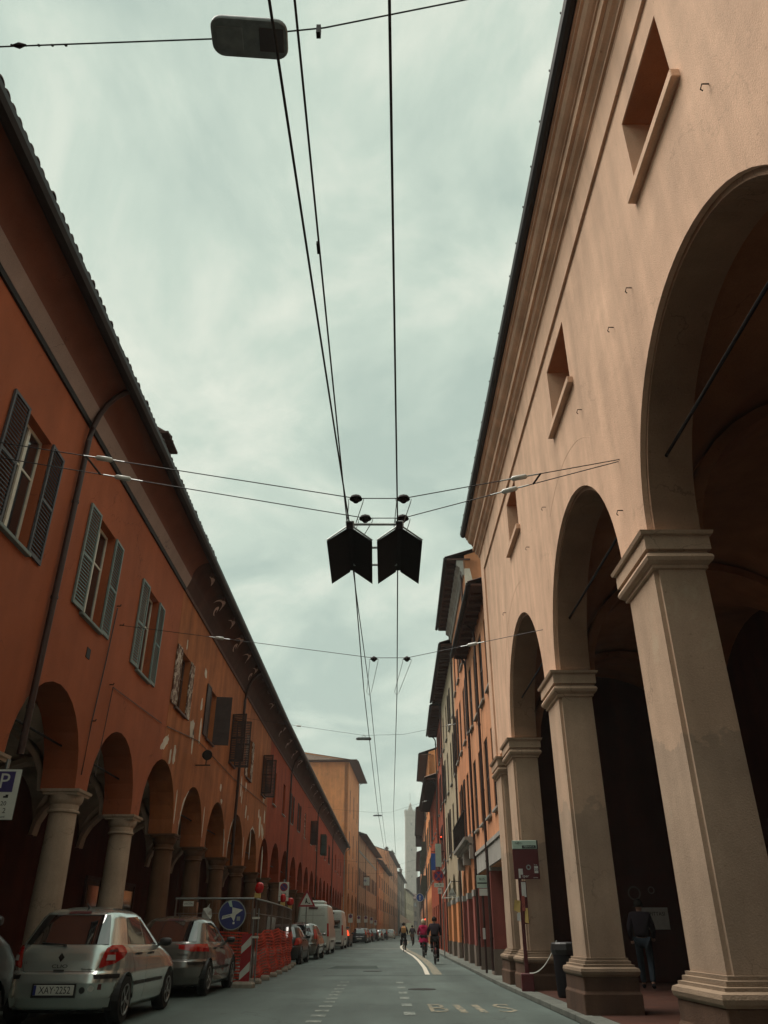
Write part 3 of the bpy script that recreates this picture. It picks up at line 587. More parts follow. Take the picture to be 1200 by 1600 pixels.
for a, b in ((25.4, 29.5), (29.5, 33.8), (33.8, 38.3), (38.3, 42.6)):      # broken plaster along arch edges
    c = (a + b) / 2; r = (b - a - 0.74) / 2; lo, hi = random.choice(((0.02, 0.6), (2.1, 3.12), (0.0, 0.9), (1.2, 2.0)))
    P = []; Q = []
    for k in range(15):
        th = lo + (hi - lo) * k / 14; P.append((qb(c + r * math.cos(th)), 3.80 + r * math.sin(th))); rr = r + random.uniform(0.05, 0.16) * math.sin(math.pi * (k + 0.5) / 15.5); Q.append((qb(c + rr * math.cos(th)), 3.80 + rr * math.sin(th)))
    obj('plaster_patch', MB().sweepy(P + Q[::-1], -0.006, 0.01), 'patch', LB)
for c in (25.4, 29.5, 38.3): patch(LB, qb(c) - 0.3, 4.6, 0.12, 1.0)
# faded scrolls painted on the old cove
def cove_arc(root, x, t0, rx, rt, a0, a1, wd, n=9):
    vs = []
    for k in range(n + 1):
        a = a0 + (a1 - a0) * k / n
        for r in (1, 1 - wd * math.sin(math.pi * (k + 0.4) / (n + 0.8))):
            y, z = cove_pt(min(0.98, max(0.03, t0 + rt * r * math.sin(a)))); vs.append((x + rx * r * math.cos(a), y - 0.008, z - 0.008))
    obj('painted_scroll', MB().add(vs, [(2 * k, 2 * k + 2, 2 * k + 3, 2 * k + 1) for k in range(n)]), 'scroll', root)
for root, q_, Ys in ((LB, qb, [24.2 + 2.05 * k for k in range(10)]), (LC, qc, [46 + 3.3 * k for k in range(20)])):
    for i, Y in enumerate(Ys):
        if random.random() < 0.15: continue
        cove_arc(root, q_(Y), 0.15, 0.5, 0.72, R(20 + random.uniform(-10, 25)), R(150 + random.uniform(-30, 20)), 0.22)
        if random.random() < 0.7: cove_arc(root, q_(Y + 0.15), 0.3, 0.17, 0.22, 0, R(300), 0.9)
for root, q_, Ys in ((LB, qb, [23.6 + 2.05 * k for k in range(10)]), (LC, qc, [45.2 + 3.3 * k for k in range(22)])):     # cove ribs
    me = cached('corbel', lambda: MB().sweepy([(0, 0), (0.16, 0), (0.16, 0.12), (0, 0.12)], 0, 0.1).mesh('corbel', M['soffit']))
    for Y in Ys: link('corbel', me, root, (q_(Y), -0.70, 11.62))

# ------------------------------------------------------------------ big cream arcade on the right
loc, rz, L, fx = frame('R', (3.28, -39.5), (3.17, 22.7))
RA = thing('arcaded_building', 'tall peach cream arcaded building nearest on the right with huge arches and square piers', 'building', loc, rz)
T = lambda Y: L - (Y + 39.5)
sh = [(-41.85 + 5.6 * k, -40.8 + 5.6 * k) for k in range(1, 8)] + [ (2.75, 3.8), (8.33, 9.4), (13.95, 15.0), (19.55, 20.62)]
ar = [(T(b[0]), T(a[1]), 5.45, (b[0] - a[1]) / 2) for a, b in zip(sh[1:], sh[2:])] + [(T(22.7), T(22.69), 5.45, 0.001)]
ar = [a for a in ar if a[1] - a[0] > 0.1]
wn = [(T(6.62), T(5.22), 9.45, 10.75), (T(11.97), T(10.53), 9.47, 10.83), (T(17.5), T(16.15), 9.6, 10.92), (T(1.1), T(-0.3), 9.45, 10.75)]
# pier zones: the wall above springing is carried by piers built separately
fac_obj(RA, facade(L, 12.0, 8.2, ar, wn, t=0.6, rd=0.52, columns=True, nseg=28), 'cream_wall')
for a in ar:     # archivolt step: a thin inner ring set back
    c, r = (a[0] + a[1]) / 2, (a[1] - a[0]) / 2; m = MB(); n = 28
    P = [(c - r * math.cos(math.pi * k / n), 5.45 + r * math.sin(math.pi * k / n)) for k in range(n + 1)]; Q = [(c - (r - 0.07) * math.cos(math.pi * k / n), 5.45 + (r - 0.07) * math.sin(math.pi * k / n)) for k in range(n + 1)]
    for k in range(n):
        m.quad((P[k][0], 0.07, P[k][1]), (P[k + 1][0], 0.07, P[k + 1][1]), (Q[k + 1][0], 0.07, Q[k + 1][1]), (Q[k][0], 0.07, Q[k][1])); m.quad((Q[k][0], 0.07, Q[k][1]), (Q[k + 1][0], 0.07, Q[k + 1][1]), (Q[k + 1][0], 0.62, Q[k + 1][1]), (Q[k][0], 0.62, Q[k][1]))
    obj('archivolt', m, 'intrados_shade', RA, smooth=True)
for a, b, c, d in wn:
    obj('window', MB().box(a, b, 0.50, 0.54, c, d).box(a, b, 0.46, 0.50, (c + d) / 2 - 0.03, (c + d) / 2 + 0.03), 'wood_door', RA)
    obj('head_shade_sheet', MB().box(a + 0.001, b - 0.001, 0.015, 0.5, d - 0.02, d - 0.002), 'vault_brown', RA)  # added dark sheet: shade under the window head, painted as colour
    s = obj('sill', MB().box(a - 0.12, b + 0.16, -0.10, 0.3, c - 0.13, c - 0.002), 'cream_wall', RA, bevel=0.01)
def pier(x0, x1, y0=0.0, y1=0.6, zc=5.42, zb=0.09):
    m = MB(); n = 0.05     # shaft with notched street corners
    for zz0, zz1 in ((zb + 0.7, zc - 0.42),):
        P = [(x0 + n, y0), (x1 - n, y0), (x1 - n, y0 + n), (x1, y0 + n), (x1, y1), (x0, y1), (x0, y0 + n), (x0 + n, y0 + n)]; k = len(P)
        m.add([(x, y, zz0) for x, y in P] + [(x, y, zz1) for x, y in P], [(i, (i + 1) % k, k + (i + 1) % k, k + i) for i in range(k)])
    o = obj('pier', m, 'stone', RA)
    z = zc
    obj('capital', MB().sqring([(0.0, z - 0.46), (0.03, z - 0.45), (0.03, z - 0.41), (0.05, z - 0.40), (0.085, z - 0.37), (0.10, z - 0.33), (0.085, z - 0.29), (0.05, z - 0.265), (0.05, z - 0.235), (0.09, z - 0.23), (0.09, z - 0.05), (0.125, z - 0.045), (0.14, z), (0, z)], x0, x1, y0, y1), 'stone', o)
    obj('base_moulding', MB().sqring([(0.12, zb + 0.50), (0.15, zb + 0.53), (0.16, zb + 0.57), (0.15, zb + 0.61), (0.10, zb + 0.63), (0.10, zb + 0.66), (0.06, zb + 0.665), (0.06, zb + 0.71), (0.03, zb + 0.715), (0.03, zb + 0.75), (0.0, zb + 0.752)], x0, x1, y0, y1), 'base_stone', o)
    obj('plinth', MB().sqring([(0.15, zb - 0.12), (0.15, zb + 0.28), (0.125, zb + 0.30), (0.125, zb + 0.50)], x0, x1, y0, y1), 'stone_dark', o, bevel=0.012)
    obj('impost', MB().box(x0, x1, y0 + 0.002, y1 - 0.002, zc - 0.002, 5.455), 'cream_wall', o)
    return o
for a, b in sh[1:]: pier(T(b), T(a))
pier(T(22.62), T(21.55), -0.03, 0.5, 5.36)
obj('side_wall', MB().box(0.0, 0.3, 0.05, 11.5, 8.3, 12.9), 'cream_wall', RA); obj('portico_end_wall', MB().box(0.0, 0.32, 0.61, 6.0, 0.0, 8.29), 'portico_wall', RA)
# frieze and corner strip stand proud of the wall field
obj('frieze', MB().box(0, L, -0.045, 0.02, 11.22, 11.86), 'cream_wall', RA)
obj('corner_strip', MB().box(0.0, 0.62, -0.045, 0.02, 5.5, 11.218), 'cream_wall', RA)
cp = [(0.2, 11.86), (-0.05, 11.86), (-0.05, 11.92), (-0.09, 11.93), (-0.09, 11.99), (-0.12, 12.02), (-0.17, 12.05), (-0.20, 12.10), (-0.20, 12.14), (-0.26, 12.15), (-0.26, 12.33), (-0.29, 12.34), (-0.29, 12.38), (-0.33, 12.40), (-0.38, 12.44), (-0.41, 12.50), (-0.42, 12.55), (-0.46, 12.56), (-0.46, 12.62), (-0.49, 12.63), (-0.49, 12.68), (0.2, 12.68)]
obj('cornice', MB().extr(cp, -0.12, L), 'cream_wall', RA)
gp = [(-0.48, 12.69), (-0.52, 12.66), (-0.58, 12.66), (-0.63, 12.71), (-0.65, 12.80), (-0.64, 12.86), (-0.48, 12.86)]
obj('gutter', MB().extr(gp, -0.16, L), 'gutter', RA)
m = MB()
for k in range(72): m.lathe([(0.012, 0), (0.012, 0.03)], 6, (0.2 + k * 0.85, -0.645, 12.86))
tag(obj('gutter_stud', m, 'gutter', RA), kind='stuff')
obj('roof', corrugated(L, -0.55, 12.92, 6, 15.0), 'tile', RA)
obj('back_roof', MB().quad((0, 6, 15), (L, 6, 15), (L, 12, 12), (0, 12, 12)), 'tile', RA)
obj('back_wall', MB().box(0, L, 11.7, 12, 0, 12), 'cream_wall', RA)
cen = [T((a + b) / 2) for a, b in sh[1:]] + [0.32]
cen = sorted(cen); bays = list(zip(cen, cen[1:]))
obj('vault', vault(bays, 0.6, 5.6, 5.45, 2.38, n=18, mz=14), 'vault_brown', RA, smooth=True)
for a in cen[1:]:
    for r_ in ribs([a], 0.6, 5.6, 5.40, 2.35, 0.7, 0.16, 18): obj('transverse_arch', r_, 'vault_brown', RA)
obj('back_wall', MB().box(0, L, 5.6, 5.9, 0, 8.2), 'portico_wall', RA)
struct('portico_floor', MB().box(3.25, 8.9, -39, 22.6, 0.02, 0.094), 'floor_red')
for k, (a, b) in enumerate(bays):
    c = (a + b) / 2
    if b - a < 3: continue
    d = obj('door', MB().box(c - 1.1, c + 1.1, 5.50, 5.58, 0.1, 3.3).box(c - 1.25, c - 1.1, 5.44, 5.59, 0.1, 3.45).box(c + 1.1, c + 1.25, 5.44, 5.59, 0.1, 3.45).box(c - 1.1, c + 1.1, 5.44, 5.59, 3.3, 3.45), 'wood_door', RA)
    obj('door_panel', MB().box(c - 1.0, c - 0.1, 5.475, 5.5, 0.4, 1.5).box(c + 0.1, c + 1.0, 5.475, 5.5, 0.4, 1.5).box(c - 1.0, c - 0.1, 5.475, 5.5, 1.7, 3.1).box(c + 0.1, c + 1.0, 5.475, 5.5, 1.7, 3.1), 'red_shutter', d)
    pl_ = obj('pilaster', MB().box(a - 0.35, a + 0.35, 5.45, 5.598, 0.1, 5.42), 'vault_brown', RA)
for (a, b) in zip(sh[1:], sh[2:]):
    obj('tie_rod', MB().tube([(T(b[0]) - 0.1, 0.30, 6.38), (T(a[1]) + 0.1, 0.30, 6.38)], 0.022, 6), 'iron', RA)
for yc_, rr, a0, a1 in ((11.68, 2.9, 62, 128), (17.3, 2.85, 20, 118)):
    tb_ = [(T(yc_) - rr * math.cos(R(a)), 0.004, 5.62 + rr * math.sin(R(a))) for a in [a0 + (a1 - a0) * k / 20 for k in range(21)]]
    obj('plaster_seam', MB().tube(tb_, 0.007, 5), 'cream_wall', RA)
for Y, Z in ((4.66, 8.54), (8.2, 8.59), (10.14, 8.6), (7.36, 8.5), (9.05, 6.15), (15.2, 8.6), (13.3, 8.55), (18.9, 8.5)):
    obj('hook', MB().tube([(T(Y), 0.01, Z), (T(Y), -0.07, Z), (T(Y) - 0.03, -0.08, Z - 0.04), (T(Y) - 0.03, -0.06, Z - 0.06)], 0.008, 5), 'iron', RA)

# ------------------------------------------------------------------ generic town houses
def house(name, label, side, P0, P1, H, wall, floors, pitch=3.2, ww=1.0, ground='arches', smat='brown_shutter', modes=('closed', 'flat'), ov=0.6, D=10, far=False, gH=4.2, gn=None, gw=0.72, sp=2.9, pier=None, shift=0.0, tile='tile', fmat='brown_frame', pipes=(0.0,), band=None, louvre=True, sw=None, gmat=None, slope=0.32):
    loc, rz, L, fx = frame(side, P0, P1); root = thing(name, label, 'building', loc, rz)
    n = max(1, int(round(L / pitch))); pp = L / n; wins = []
    for z0, h in floors:
        for k in range(n):
            c = (k + 0.5) * pp + shift
            wins.append((c - ww / 2, c + ww / 2, z0, z0 + h))
    ar = []
    g = gn or n; gp_ = L / g
    if ground == 'arches':
        for k in range(g): r = gp_ * gw / 2; ar.append(((k + 0.5) * gp_ - r, (k + 0.5) * gp_ + r, min(sp, gH - r - 0.25), r))
    elif ground == 'flat':
        for k in range(g): r = gp_ * gw / 2; ar.append(((k + 0.5) * gp_ - r, (k + 0.5) * gp_ + r, sp, 0.0))
    fac_obj(root, facade(L, H, gH, ar, wins, t=0.6, rd=0.2, nseg=8 if far else 12), wall)
    for i, w in enumerate(wins):
        add_window(root, w[0], w[2], w[1] - w[0], w[3] - w[2], shut=modes[(i * 7 + i // n * 3) % len(modes)], smat=smat, fmat=fmat, louvre=louvre and not far, sw=sw)
    if ar:
        obj('back_wall', MB().box(0, L, 3.2, 3.5, 0, gH), 'portico_wall', root); obj('ceiling', MB().box(0, L, 0.6, 3.2, gH - 0.1, gH), 'vault', root)
    if pier:      # lower facing of the piers in another colour
        xs = [0.0] + [v for a in ar for v in (a[0], a[1])] + [L]
        for a, b in zip(xs[::2], xs[1::2]):
            if b - a > 0.08: obj('pier_facing', MB().box(a - 0.006, b + 0.006, -0.03, 0.602, 0.1, sp - 0.1), pier, root); obj('plinth', MB().box(a - 0.02, b + 0.02, -0.06, 0.5, 0.0, 0.75), 'grey_wall', root); obj('impost', MB().box(a - 0.03, b + 0.03, -0.05, 0.61, sp - 0.1, sp + 0.12), 'sill', root)
    if band: obj('string_course', MB().box(0, L, -0.07, 0.02, band, band + 0.22).box(0, L, -0.11, 0.02, band + 0.22, band + 0.28), 'sill', root)
    roof_and_eave(root, L, H, ov, D, far, tile, slope=slope)
    end_walls(root, L, H, D, wall, ov=ov, slope=slope); obj('back_wall', MB().box(0.3, L - 0.3, D - 0.3, D, 0, H), wall, root)
    for p in pipes: drainpipe(root, L * p + (0.12 if p < 0.5 else -0.12), H - 0.5, 0.2, ov, H + 0.0, r=0.045)
    return root, fx, L
h2, fx2, L2_ = house('town_house', 'salmon orange house with closed brown louvred shutters next to the big cream arcade', 'R', (3.27, 22.75), (3.32, 30.2), 10.9, 'salmon', [(4.35, 2.35), (7.9, 2.3)], pitch=1.85, ww=0.95, ground='flat', gn=2, gw=0.80, sp=2.95, gH=3.9, pier='pink_red', modes=('closed',), ov=0.5, pipes=(0.03, 0.55), sw=0.47)
obj('lintel', MB().box(0, L2_, -0.05, 0.1, 2.98, 3.55).box(0, L2_, -0.09, 0.1, 3.55, 3.66), 'sill', h2)
# covered loggia box under its eave, and balcony further on
h3, fx3, L3_ = house('town_house', 'tall peach house with arcade of pink red piers, white balcony and deep brown eave', 'R', (3.42, 30.25), (3.58, 39.1), 15.3, 'peach', [(4.6, 2.4), (8.3, 2.3), (11.6, 2.1)], pitch=2.2, ww=0.95, ground='arches', gn=3, gw=0.74, sp=2.5, gH=4.15, pier='pink_red', modes=('closed', 'flat', 'closed'), ov=0.7, pipes=(0.97,), sw=0.47, smat='brown_shutter')
obj('cornice', MB().extr([(0.1, 14.6), (-0.06, 14.6), (-0.10, 14.75), (-0.16, 14.8), (-0.16, 14.95), (-0.3, 15.05), (-0.3, 15.29), (0.1, 15.29)], 0, L3_), 'sill', h3)
m = MB(); x0, x1 = fx3(7.0), fx3(0.4)
m.extr([(0.02, 4.0), (-0.20, 4.0), (-0.22, 4.06), (-0.32, 4.08), (-0.34, 4.16), (-0.46, 4.18), (-0.48, 4.28), (0.02, 4.28)], x0, x1)
bal = obj('balcony', m, 'sill', h3)
m = MB().box(x0, x1, -0.47, -0.42, 5.15, 5.2)
for k in range(44): xx = x0 + 0.05 + (x1 - x0 - 0.1) * k / 43; m.box(xx - 0.01, xx + 0.01, -0.455, -0.435, 4.28, 5.15)
tag(obj('railing', m, 'iron', bal), kind='stuff')
for k in (0.02, 0.5, 0.98): xx = x0 + (x1 - x0) * k; obj('bracket', MB().sweepy([(xx - 0.12, 3.55), (xx + 0.12, 3.55), (xx + 0.12, 4.0), (xx - 0.12, 4.0)], -0.3, 0.0), 'sill', bal)
# gable patch of bare plaster on the tall house, seen above its neighbour
g = MB(); P = [(-0.04, 11.2), (0.30, 11.3), (0.42, 11.9), (0.62, 12.2), (0.85, 12.7), (0.78, 13.1), (0.55, 13.4), (0.45, 13.9), (0.30, 14.3), (0.2, 14.9), (-0.04, 14.9)]
xg = L3_
g.add([(xg + 0.008, y + 0.06, z) for y, z in P], [tuple(range(len(P)))]); obj('plaster_patch', g, 'patch', h3)
h4, fx4, L4_ = house('town_house', 'pale cream and orange house with dark shutters beyond the balcony house', 'R', (3.62, 39.15), (3.78, 51.0), 14.5, 'pale_wall', [(4.9, 2.3), (8.2, 2.2), (11.2, 2.0)], pitch=2.9, ww=1.0, ground='arches', gn=3, gw=0.66, sp=2.6, gH=4.3, pier='amber_wall', modes=('closed', 'flat', 'closed'), ov=0.6, pipes=(0.02, 0.98), sw=0.5)
h5, fx5, L5_ = house('town_house', 'narrow brick red house with worn brown pilaster on the right side', 'R', (3.8, 51.05), (4.0, 60.0), 14.3, 'brick_red', [(5.2, 2.2), (8.5, 2.1), (11.5, 1.9)], pitch=2.9, ww=1.0, ground='flat', gn=3, gw=0.5, sp=2.9, gH=4.3, modes=('closed', 'flat'), ov=0.65, pipes=(0.02,), band=4.4)
h6, fx6, L6_ = house('town_house', 'low dark red house with ragged tiled eave before the orange gable', 'R', (4.0, 60.05), (4.3, 77.4), 11.2, 'red_wall', [(5.0, 2.2), (8.0, 2.0)], pitch=3.4, ww=1.05, ground='flat', gn=5, gw=0.5, sp=3.0, gH=4.2, smat='dark_green', modes=('flat', None, 'closed'), ov=0.9, pipes=(0.97,), tile='tile_light')
h7, fx7, L7_ = house('town_house', 'tall orange house with bare gable, chimney and dark green shutters', 'R', (4.3, 77.5), (4.7, 93.0), 16.4, 'amber_wall', [(5.0, 2.2), (8.4, 2.1), (12.0, 2.0)], pitch=3.4, ww=1.05, ground='arches', gn=4, gw=0.7, sp=2.7, gH=4.3, smat='dark_green', modes=('flat', 'closed'), ov=0.8, pipes=(0.03,), far=True)
obj('chimney', MB().box(L7_ - 1.6, L7_ - 1.0, 1.4, 2.0, 16.4, 18.6).box(L7_ - 1.7, L7_ - 0.9, 1.3, 2.1, 18.6, 18.75), 'stone', h7)
FK = dict(far=True, louvre=False)
house('town_house', 'orange house with green shutters and dark eave at the bend, right side', 'R', (4.75, 93.05), (5.65, 122), 13.5, 'salmon', [(5.0, 2.1), (8.4, 2.1)], pitch=3.6, ground='arches', gn=8, gw=0.7, sp=2.7, gH=4.3, smat='dark_green', modes=('flat', 'closed', 'out'), ov=1.0, pipes=(0.03,), **FK)
house('town_house', 'far right brown red house beside the round blue arrow sign', 'R', (5.7, 122.1), (6.9, 155), 15.0, 'brick_red', [(5.2, 2.1), (8.6, 2.1), (11.6, 1.8)], pitch=3.8, ground='flat', gn=8, gw=0.5, modes=('flat', 'closed'), ov=0.9, pipes=(0.5,), **FK)
house('town_house', 'far right peach house before the last bend of the street', 'R', (7.0, 155.1), (8.7, 205), 14.0, 'peach', [(5.2, 2.1), (8.6, 2.1)], pitch=4.2, ground='flat', gn=10, gw=0.5, modes=('flat', 'closed'), ov=0.9, pipes=(0.5,), **FK)
house('town_house', 'most distant right hand house, grey brown, below the tower', 'R', (8.8, 205.1), (13.5, 330), 12.5, 'grey_wall', [(5.2, 2.1), (8.6, 2.1)], pitch=5.5, ground='none', modes=('flat', 'closed'), ov=0.9, pipes=(), **FK)
# left, beyond the red arcade
l3, f3, LL3 = house('tall_orange_house', 'tall plain amber orange block with hipped tiled roof towering over the red arcade', 'L', (-5.3, 121.0), (-4.35, 141.0), 23.9, 'amber_wall', [(6.6, 3.4), (11.2, 3.2), (17.0, 3.2)], pitch=6.6, ww=1.1, ground='arches', gn=3, gw=0.66, sp=4.4, gH=7.6 - 1.2, modes=('closed',), smat='red_shutter', ov=1.3, D=14, far=True, slope=0.16, pipes=(0.97,), tile='tile_light')
obj('eave_return', MB().box(-1.1, 0.02, -1.2, 14, 23.86, 23.96), 'soffit', l3)
obj('side_roof', MB().add([(-1.2, -1.3, 24.0), (-1.2, 14, 24.0), (0.1, 14, 24.1), (0.1, 7, 25.4), (0.1, -1.3, 24.05)], [(0, 1, 2, 3, 4)]), 'tile_light', l3)
wv = add_window(l3, 0, 0, 1.5, 2.6, smat='red_shutter', shut='closed', far=True); wv.location = (-0.22, 7.2, 17.6); wv.rotation_euler = (0, 0, R(-90))
l4, f4, LL4 = house('beige_arcade_house', 'beige house with brown eave, brown shutters and six tall arches beyond the tall orange block', 'L', (-4.2, 141.3), (-1.7, 188.0), 15.6, 'beige_wall', [(8.0, 2.6)], pitch=3.9, ww=1.3, ground='arches', gn=11, gw=0.74, sp=4.0, gH=6.6, modes=('flat', 'closed', 'flat'), smat='red_shutter', ov=1.2, D=12, pipes=(0.3, 0.98), band=13.0, **FK)
house('town_house', 'corner house in bright orange with curved eave after the beige arcade', 'L', (-1.45, 188.4), (1.3, 240), 15.0, 'amber_wall', [(5.6, 2.4), (10.0, 2.6)], pitch=5.2, ground='flat', gn=10, gw=0.5, modes=('flat', 'closed'), smat='red_shutter', ov=1.1, D=12, pipes=(0.02, 0.5), **FK)
house('town_house', 'tall peach house whose bare gable rises behind the corner house', 'L', (1.4, 240.5), (4.7, 300), 21.0, 'peach', [(5.6, 2.4), (10.0, 2.4), (15, 2.4)], pitch=6, ground='none', modes=('flat', 'closed'), ov=1.2, D=26, pipes=(0.5,), **FK)
house('town_house', 'grey brown old house far down the street on the left', 'L', (4.8, 300.5), (8.8, 370), 19.5, 'grey_wall', [(5.6, 2.4), (10.0, 2.4), (14.5, 2.2)], pitch=6, ground='none', modes=('flat', 'closed'), ov=1.2, D=14, pipes=(0.5,), **FK)
house('town_house', 'pale grey house closing the view at the foot of the tower', 'L', (9.4, 371), (15.0, 440), 17.0, 'pale_wall', [(5.6, 2.4), (10.0, 2.4)], pitch=6, ground='none', modes=('flat', None), ov=1.2, D=14, pipes=(), **FK)
house('town_house', 'last brown house seen end on where the street turns away', 'L', (14.0, 446), (40.0, 446), 16.0, 'grey_wall', [(3.6, 2.4), (8.0, 2.4), (12.4, 2.0)], pitch=4, ground='none', modes=('flat', None), ov=1.2, D=14, pipes=(), **FK)
# medieval tower
TW = thing('brick_tower', 'very tall square medieval brick tower in the haze at the end of the street', 'tower', (22.5, 700, 0), R(4))
w0, w1 = 5.0, 4.35
obj('shaft', MB().add([(sx * w, sy * w, z) for w, z in ((w0, 0), (w1, 88)) for sx, sy in ((-1, -1), (1, -1), (1, 1), (-1, 1))], [(0, 1, 5, 4), (1, 2, 6, 5), (2, 3, 7, 6), (3, 0, 4, 7), (4, 5, 6, 7)]), 'tower', TW)
m = MB().sqring([(0.0, 87.0), (0.35, 88.6), (0.35, 91.2), (0.1, 91.2), (0.1, 90), (-3, 90)], -w1, w1, -w1, w1)
obj('gallery', m, 'tower', TW)
m = MB()
for k in range(7):
    t_ = -w1 - 0.3 + (2 * w1 + 0.6) * (k + 0.5) / 7
    for s_ in (-1, 1): m.box(t_ - 0.4, t_ + 0.4, s_ * (w1 + 0.33) - 0.2, s_ * (w1 + 0.33) + 0.2, 91.2, 92.4); m.box(s_ * (w1 + 0.33) - 0.2, s_ * (w1 + 0.33) + 0.2, t_ - 0.4, t_ + 0.4, 91.2, 92.4)
tag(obj('battlement', m, 'tower', TW), kind='stuff')
obj('lantern', MB().box(-1.6, 1.6, -1.6, 1.6, 90, 94.6).lathe([(1.1, 94.6), (1.1, 96.5), (0.9, 97.2), (0.3, 98), (0.12, 99)], 12), 'tower', TW)
obj('spire', MB().tube([(0, 0, 100), (0, 0, 106)], 0.12, 6), 'iron', TW)
m = MB()
for z in (20, 40, 60, 80): m.box(-0.35, 0.35, -w0 - 0.05, -w1 + 0.3, z, z + 1.6)
obj('slit_window', m, 'iron', TW)
# ------------------------------------------------------------------ vehicles; local frame: y forward from the rear bumper, x right, z up
def interp(tab, z):
    if z <= tab[0][0]: return tab[0][1:]
    for a, b in zip(tab, tab[1:]):
        if z <= b[0]:
            t = (z - a[0]) / (b[0] - a[0]); return tuple(p + (q - p) * t for p, q in zip(a[1:], b[1:]))
    return tab[-1][1:]
class Shell:      # tab rows: z, y_rear, y_front, half width
    def __init__(s, tab, n, wheels, wr, arch=0.045):
        s.tab = tab; s.n = n; s.wheels = wheels; s.wr = wr; s.arch = wr + arch
    def side(s, y, z, sg=1, off=0.0):
        a, b, W = interp(s.tab, z); c = (a + b) / 2; h = (b - a) / 2; u = min(0.9999, abs(y - c) / h)
        return (sg * ((W + off) * (1 - u ** s.n) ** (1 / s.n)), y, z)
    def rear(s, f, z, off=0.0, front=False):
        a, b, W = interp(s.tab, z); c = (a + b) / 2; h = (b - a) / 2 + off
        g = h * (1 - min(0.9999, abs(f)) ** s.n) ** (1 / s.n); return (f * (W + off), c + g if front else c - g, z)
    def body(s, zs=None):
        z0, z1 = s.tab[0][0], s.tab[-1][0]; zs = sorted({round(r[0], 3) for r in s.tab} | {round(z0 + (z1 - z0) * k / 30, 3) for k in range(31)})
        m = MB(); K = 104; vs = []
        for z in zs:
            a, b, W = interp(s.tab, z); c = (a + b) / 2; h = (b - a) / 2
            for k in range(K):
                t = 2 * math.pi * k / K; ct, st = math.cos(t), math.sin(t)
                # mix superellipse angle so the sides get samples too
                x = W * math.copysign(abs(ct) ** (2 / s.n), ct); y = c + h * math.copysign(abs(st) ** (2 / s.n), st)
                vs.append([x, y, z])
        # resample the sides evenly in y
        q = K // 4
        for i, z in enumerate(zs):
            a, b, W = interp(s.tab, z); c = (a + b) / 2; h = (b - a) / 2
            for sg, base in ((1, 0), (-1, K // 2)):
                for j in range(-19, 20):
                    k = (base + j * sg) % K if sg == 1 else (base - j) % K
                    y = c + h * 0.93 * j / 19; X, Y, Z = s.side(y, z, sg); vs[i * K + k] = [X, Y, Z]
        for v in vs:
            if abs(v[0]) > s.tab[2][3] * 0.8:
                for wy in s.wheels:
                    d = abs(v[1] - wy)
                    if d < s.arch: v[2] = max(v[2], s.wr + math.sqrt(s.arch ** 2 - d * d))
        fs = [(i * K + k, i * K + (k + 1) % K, (i + 1) * K + (k + 1) % K, (i + 1) * K + k) for i in range(len(zs) - 1) for k in range(K)]
        fs.append(tuple((len(zs) - 1) * K + k for k in range(K))); m.add(vs, fs); return m
    def patch(s, m, chart, c4, off=0.006, nu=10, nv=6, sg=1, front=False):
        """c4: four (a, z) corners: bottom-left, bottom-right, top-right, top-left; z tops sampled bilinearly"""
        (a0, z0), (a1, z1), (a2, z2), (a3, z3) = c4; vs = []
        for j in range(nv + 1):
            v = j / nv
            for i in range(nu + 1):
                u = i / nu; a = (a0 * (1 - u) + a1 * u) * (1 - v) + (a3 * (1 - u) + a2 * u) * v; z = (z0 * (1 - u) + z1 * u) * (1 - v) + (z3 * (1 - u) + z2 * u) * v
                vs.append(s.side(a, z, sg, off) if chart == 's' else s.rear(a, z, off, front))
        m.add(vs, [(j * (nu + 1) + i, j * (nu + 1) + i + 1, (j + 1) * (nu + 1) + i + 1, (j + 1) * (nu + 1) + i) for j in range(nv) for i in range(nu)]); return m
def wheel(root, x, y, r, w=0.2, rim='rim'):
    o = obj('wheel', MB().lathe([(r * 0.66, -w / 2), (r * 0.93, -w / 2), (r, -w / 2 + 0.03), (r, w / 2 - 0.03), (r * 0.93, w / 2), (r * 0.66, w / 2)], 28, caps=True), 'tyre', root, (x, y, r), (0, R(90), 0), smooth=True)
    sg = 1 if x > 0 else -1; m = MB().lathe([(r * 0.62, 0), (r * 0.66, 0.012), (r * 0.60, 0.012), (r * 0.55, -0.01)], 24, (0, 0, sg * (w / 2 + 0.001)), caps=False).lathe([(r * 0.16, -0.02), (r * 0.14, 0.014)], 12, (0, 0, sg * (w / 2)))
    for k in range(5):
        a = 2 * math.pi * k / 5; b = 0.16; m.add([(r * 0.1 * math.cos(a - b * 3), r * 0.1 * math.sin(a - b * 3), sg * (w / 2 + 0.004)), (r * 0.1 * math.cos(a + b * 3), r * 0.1 * math.sin(a + b * 3), sg * (w / 2 + 0.004)), (r * 0.62 * math.cos(a + b), r * 0.62 * math.sin(a + b), sg * (w / 2 + 0.008)), (r * 0.62 * math.cos(a - b), r * 0.62 * math.sin(a - b), sg * (w / 2 + 0.008))], [(0, 1, 2, 3)])
    obj('rim', m, rim, o); return o
def mirror(root, sh, y, z, mat, sg):
    x, _, _ = sh.side(y, z, sg)
    m = MB().lathe([(0.01, -0.10), (0.06, -0.095), (0.085, -0.05), (0.085, 0.05), (0.06, 0.095), (0.01, 0.10)], 14)
    m.v = [(x + sg * 0.11 + a, y + b * 0.8, z + 0.06 + c * 0.75) for c, b, a in m.v]
    m.tube([(x - sg * 0.02, y, z + 0.01), (x + sg * 0.06, y, z + 0.04)], 0.025, 6)
    obj('mirror', m, mat, root, smooth=True)
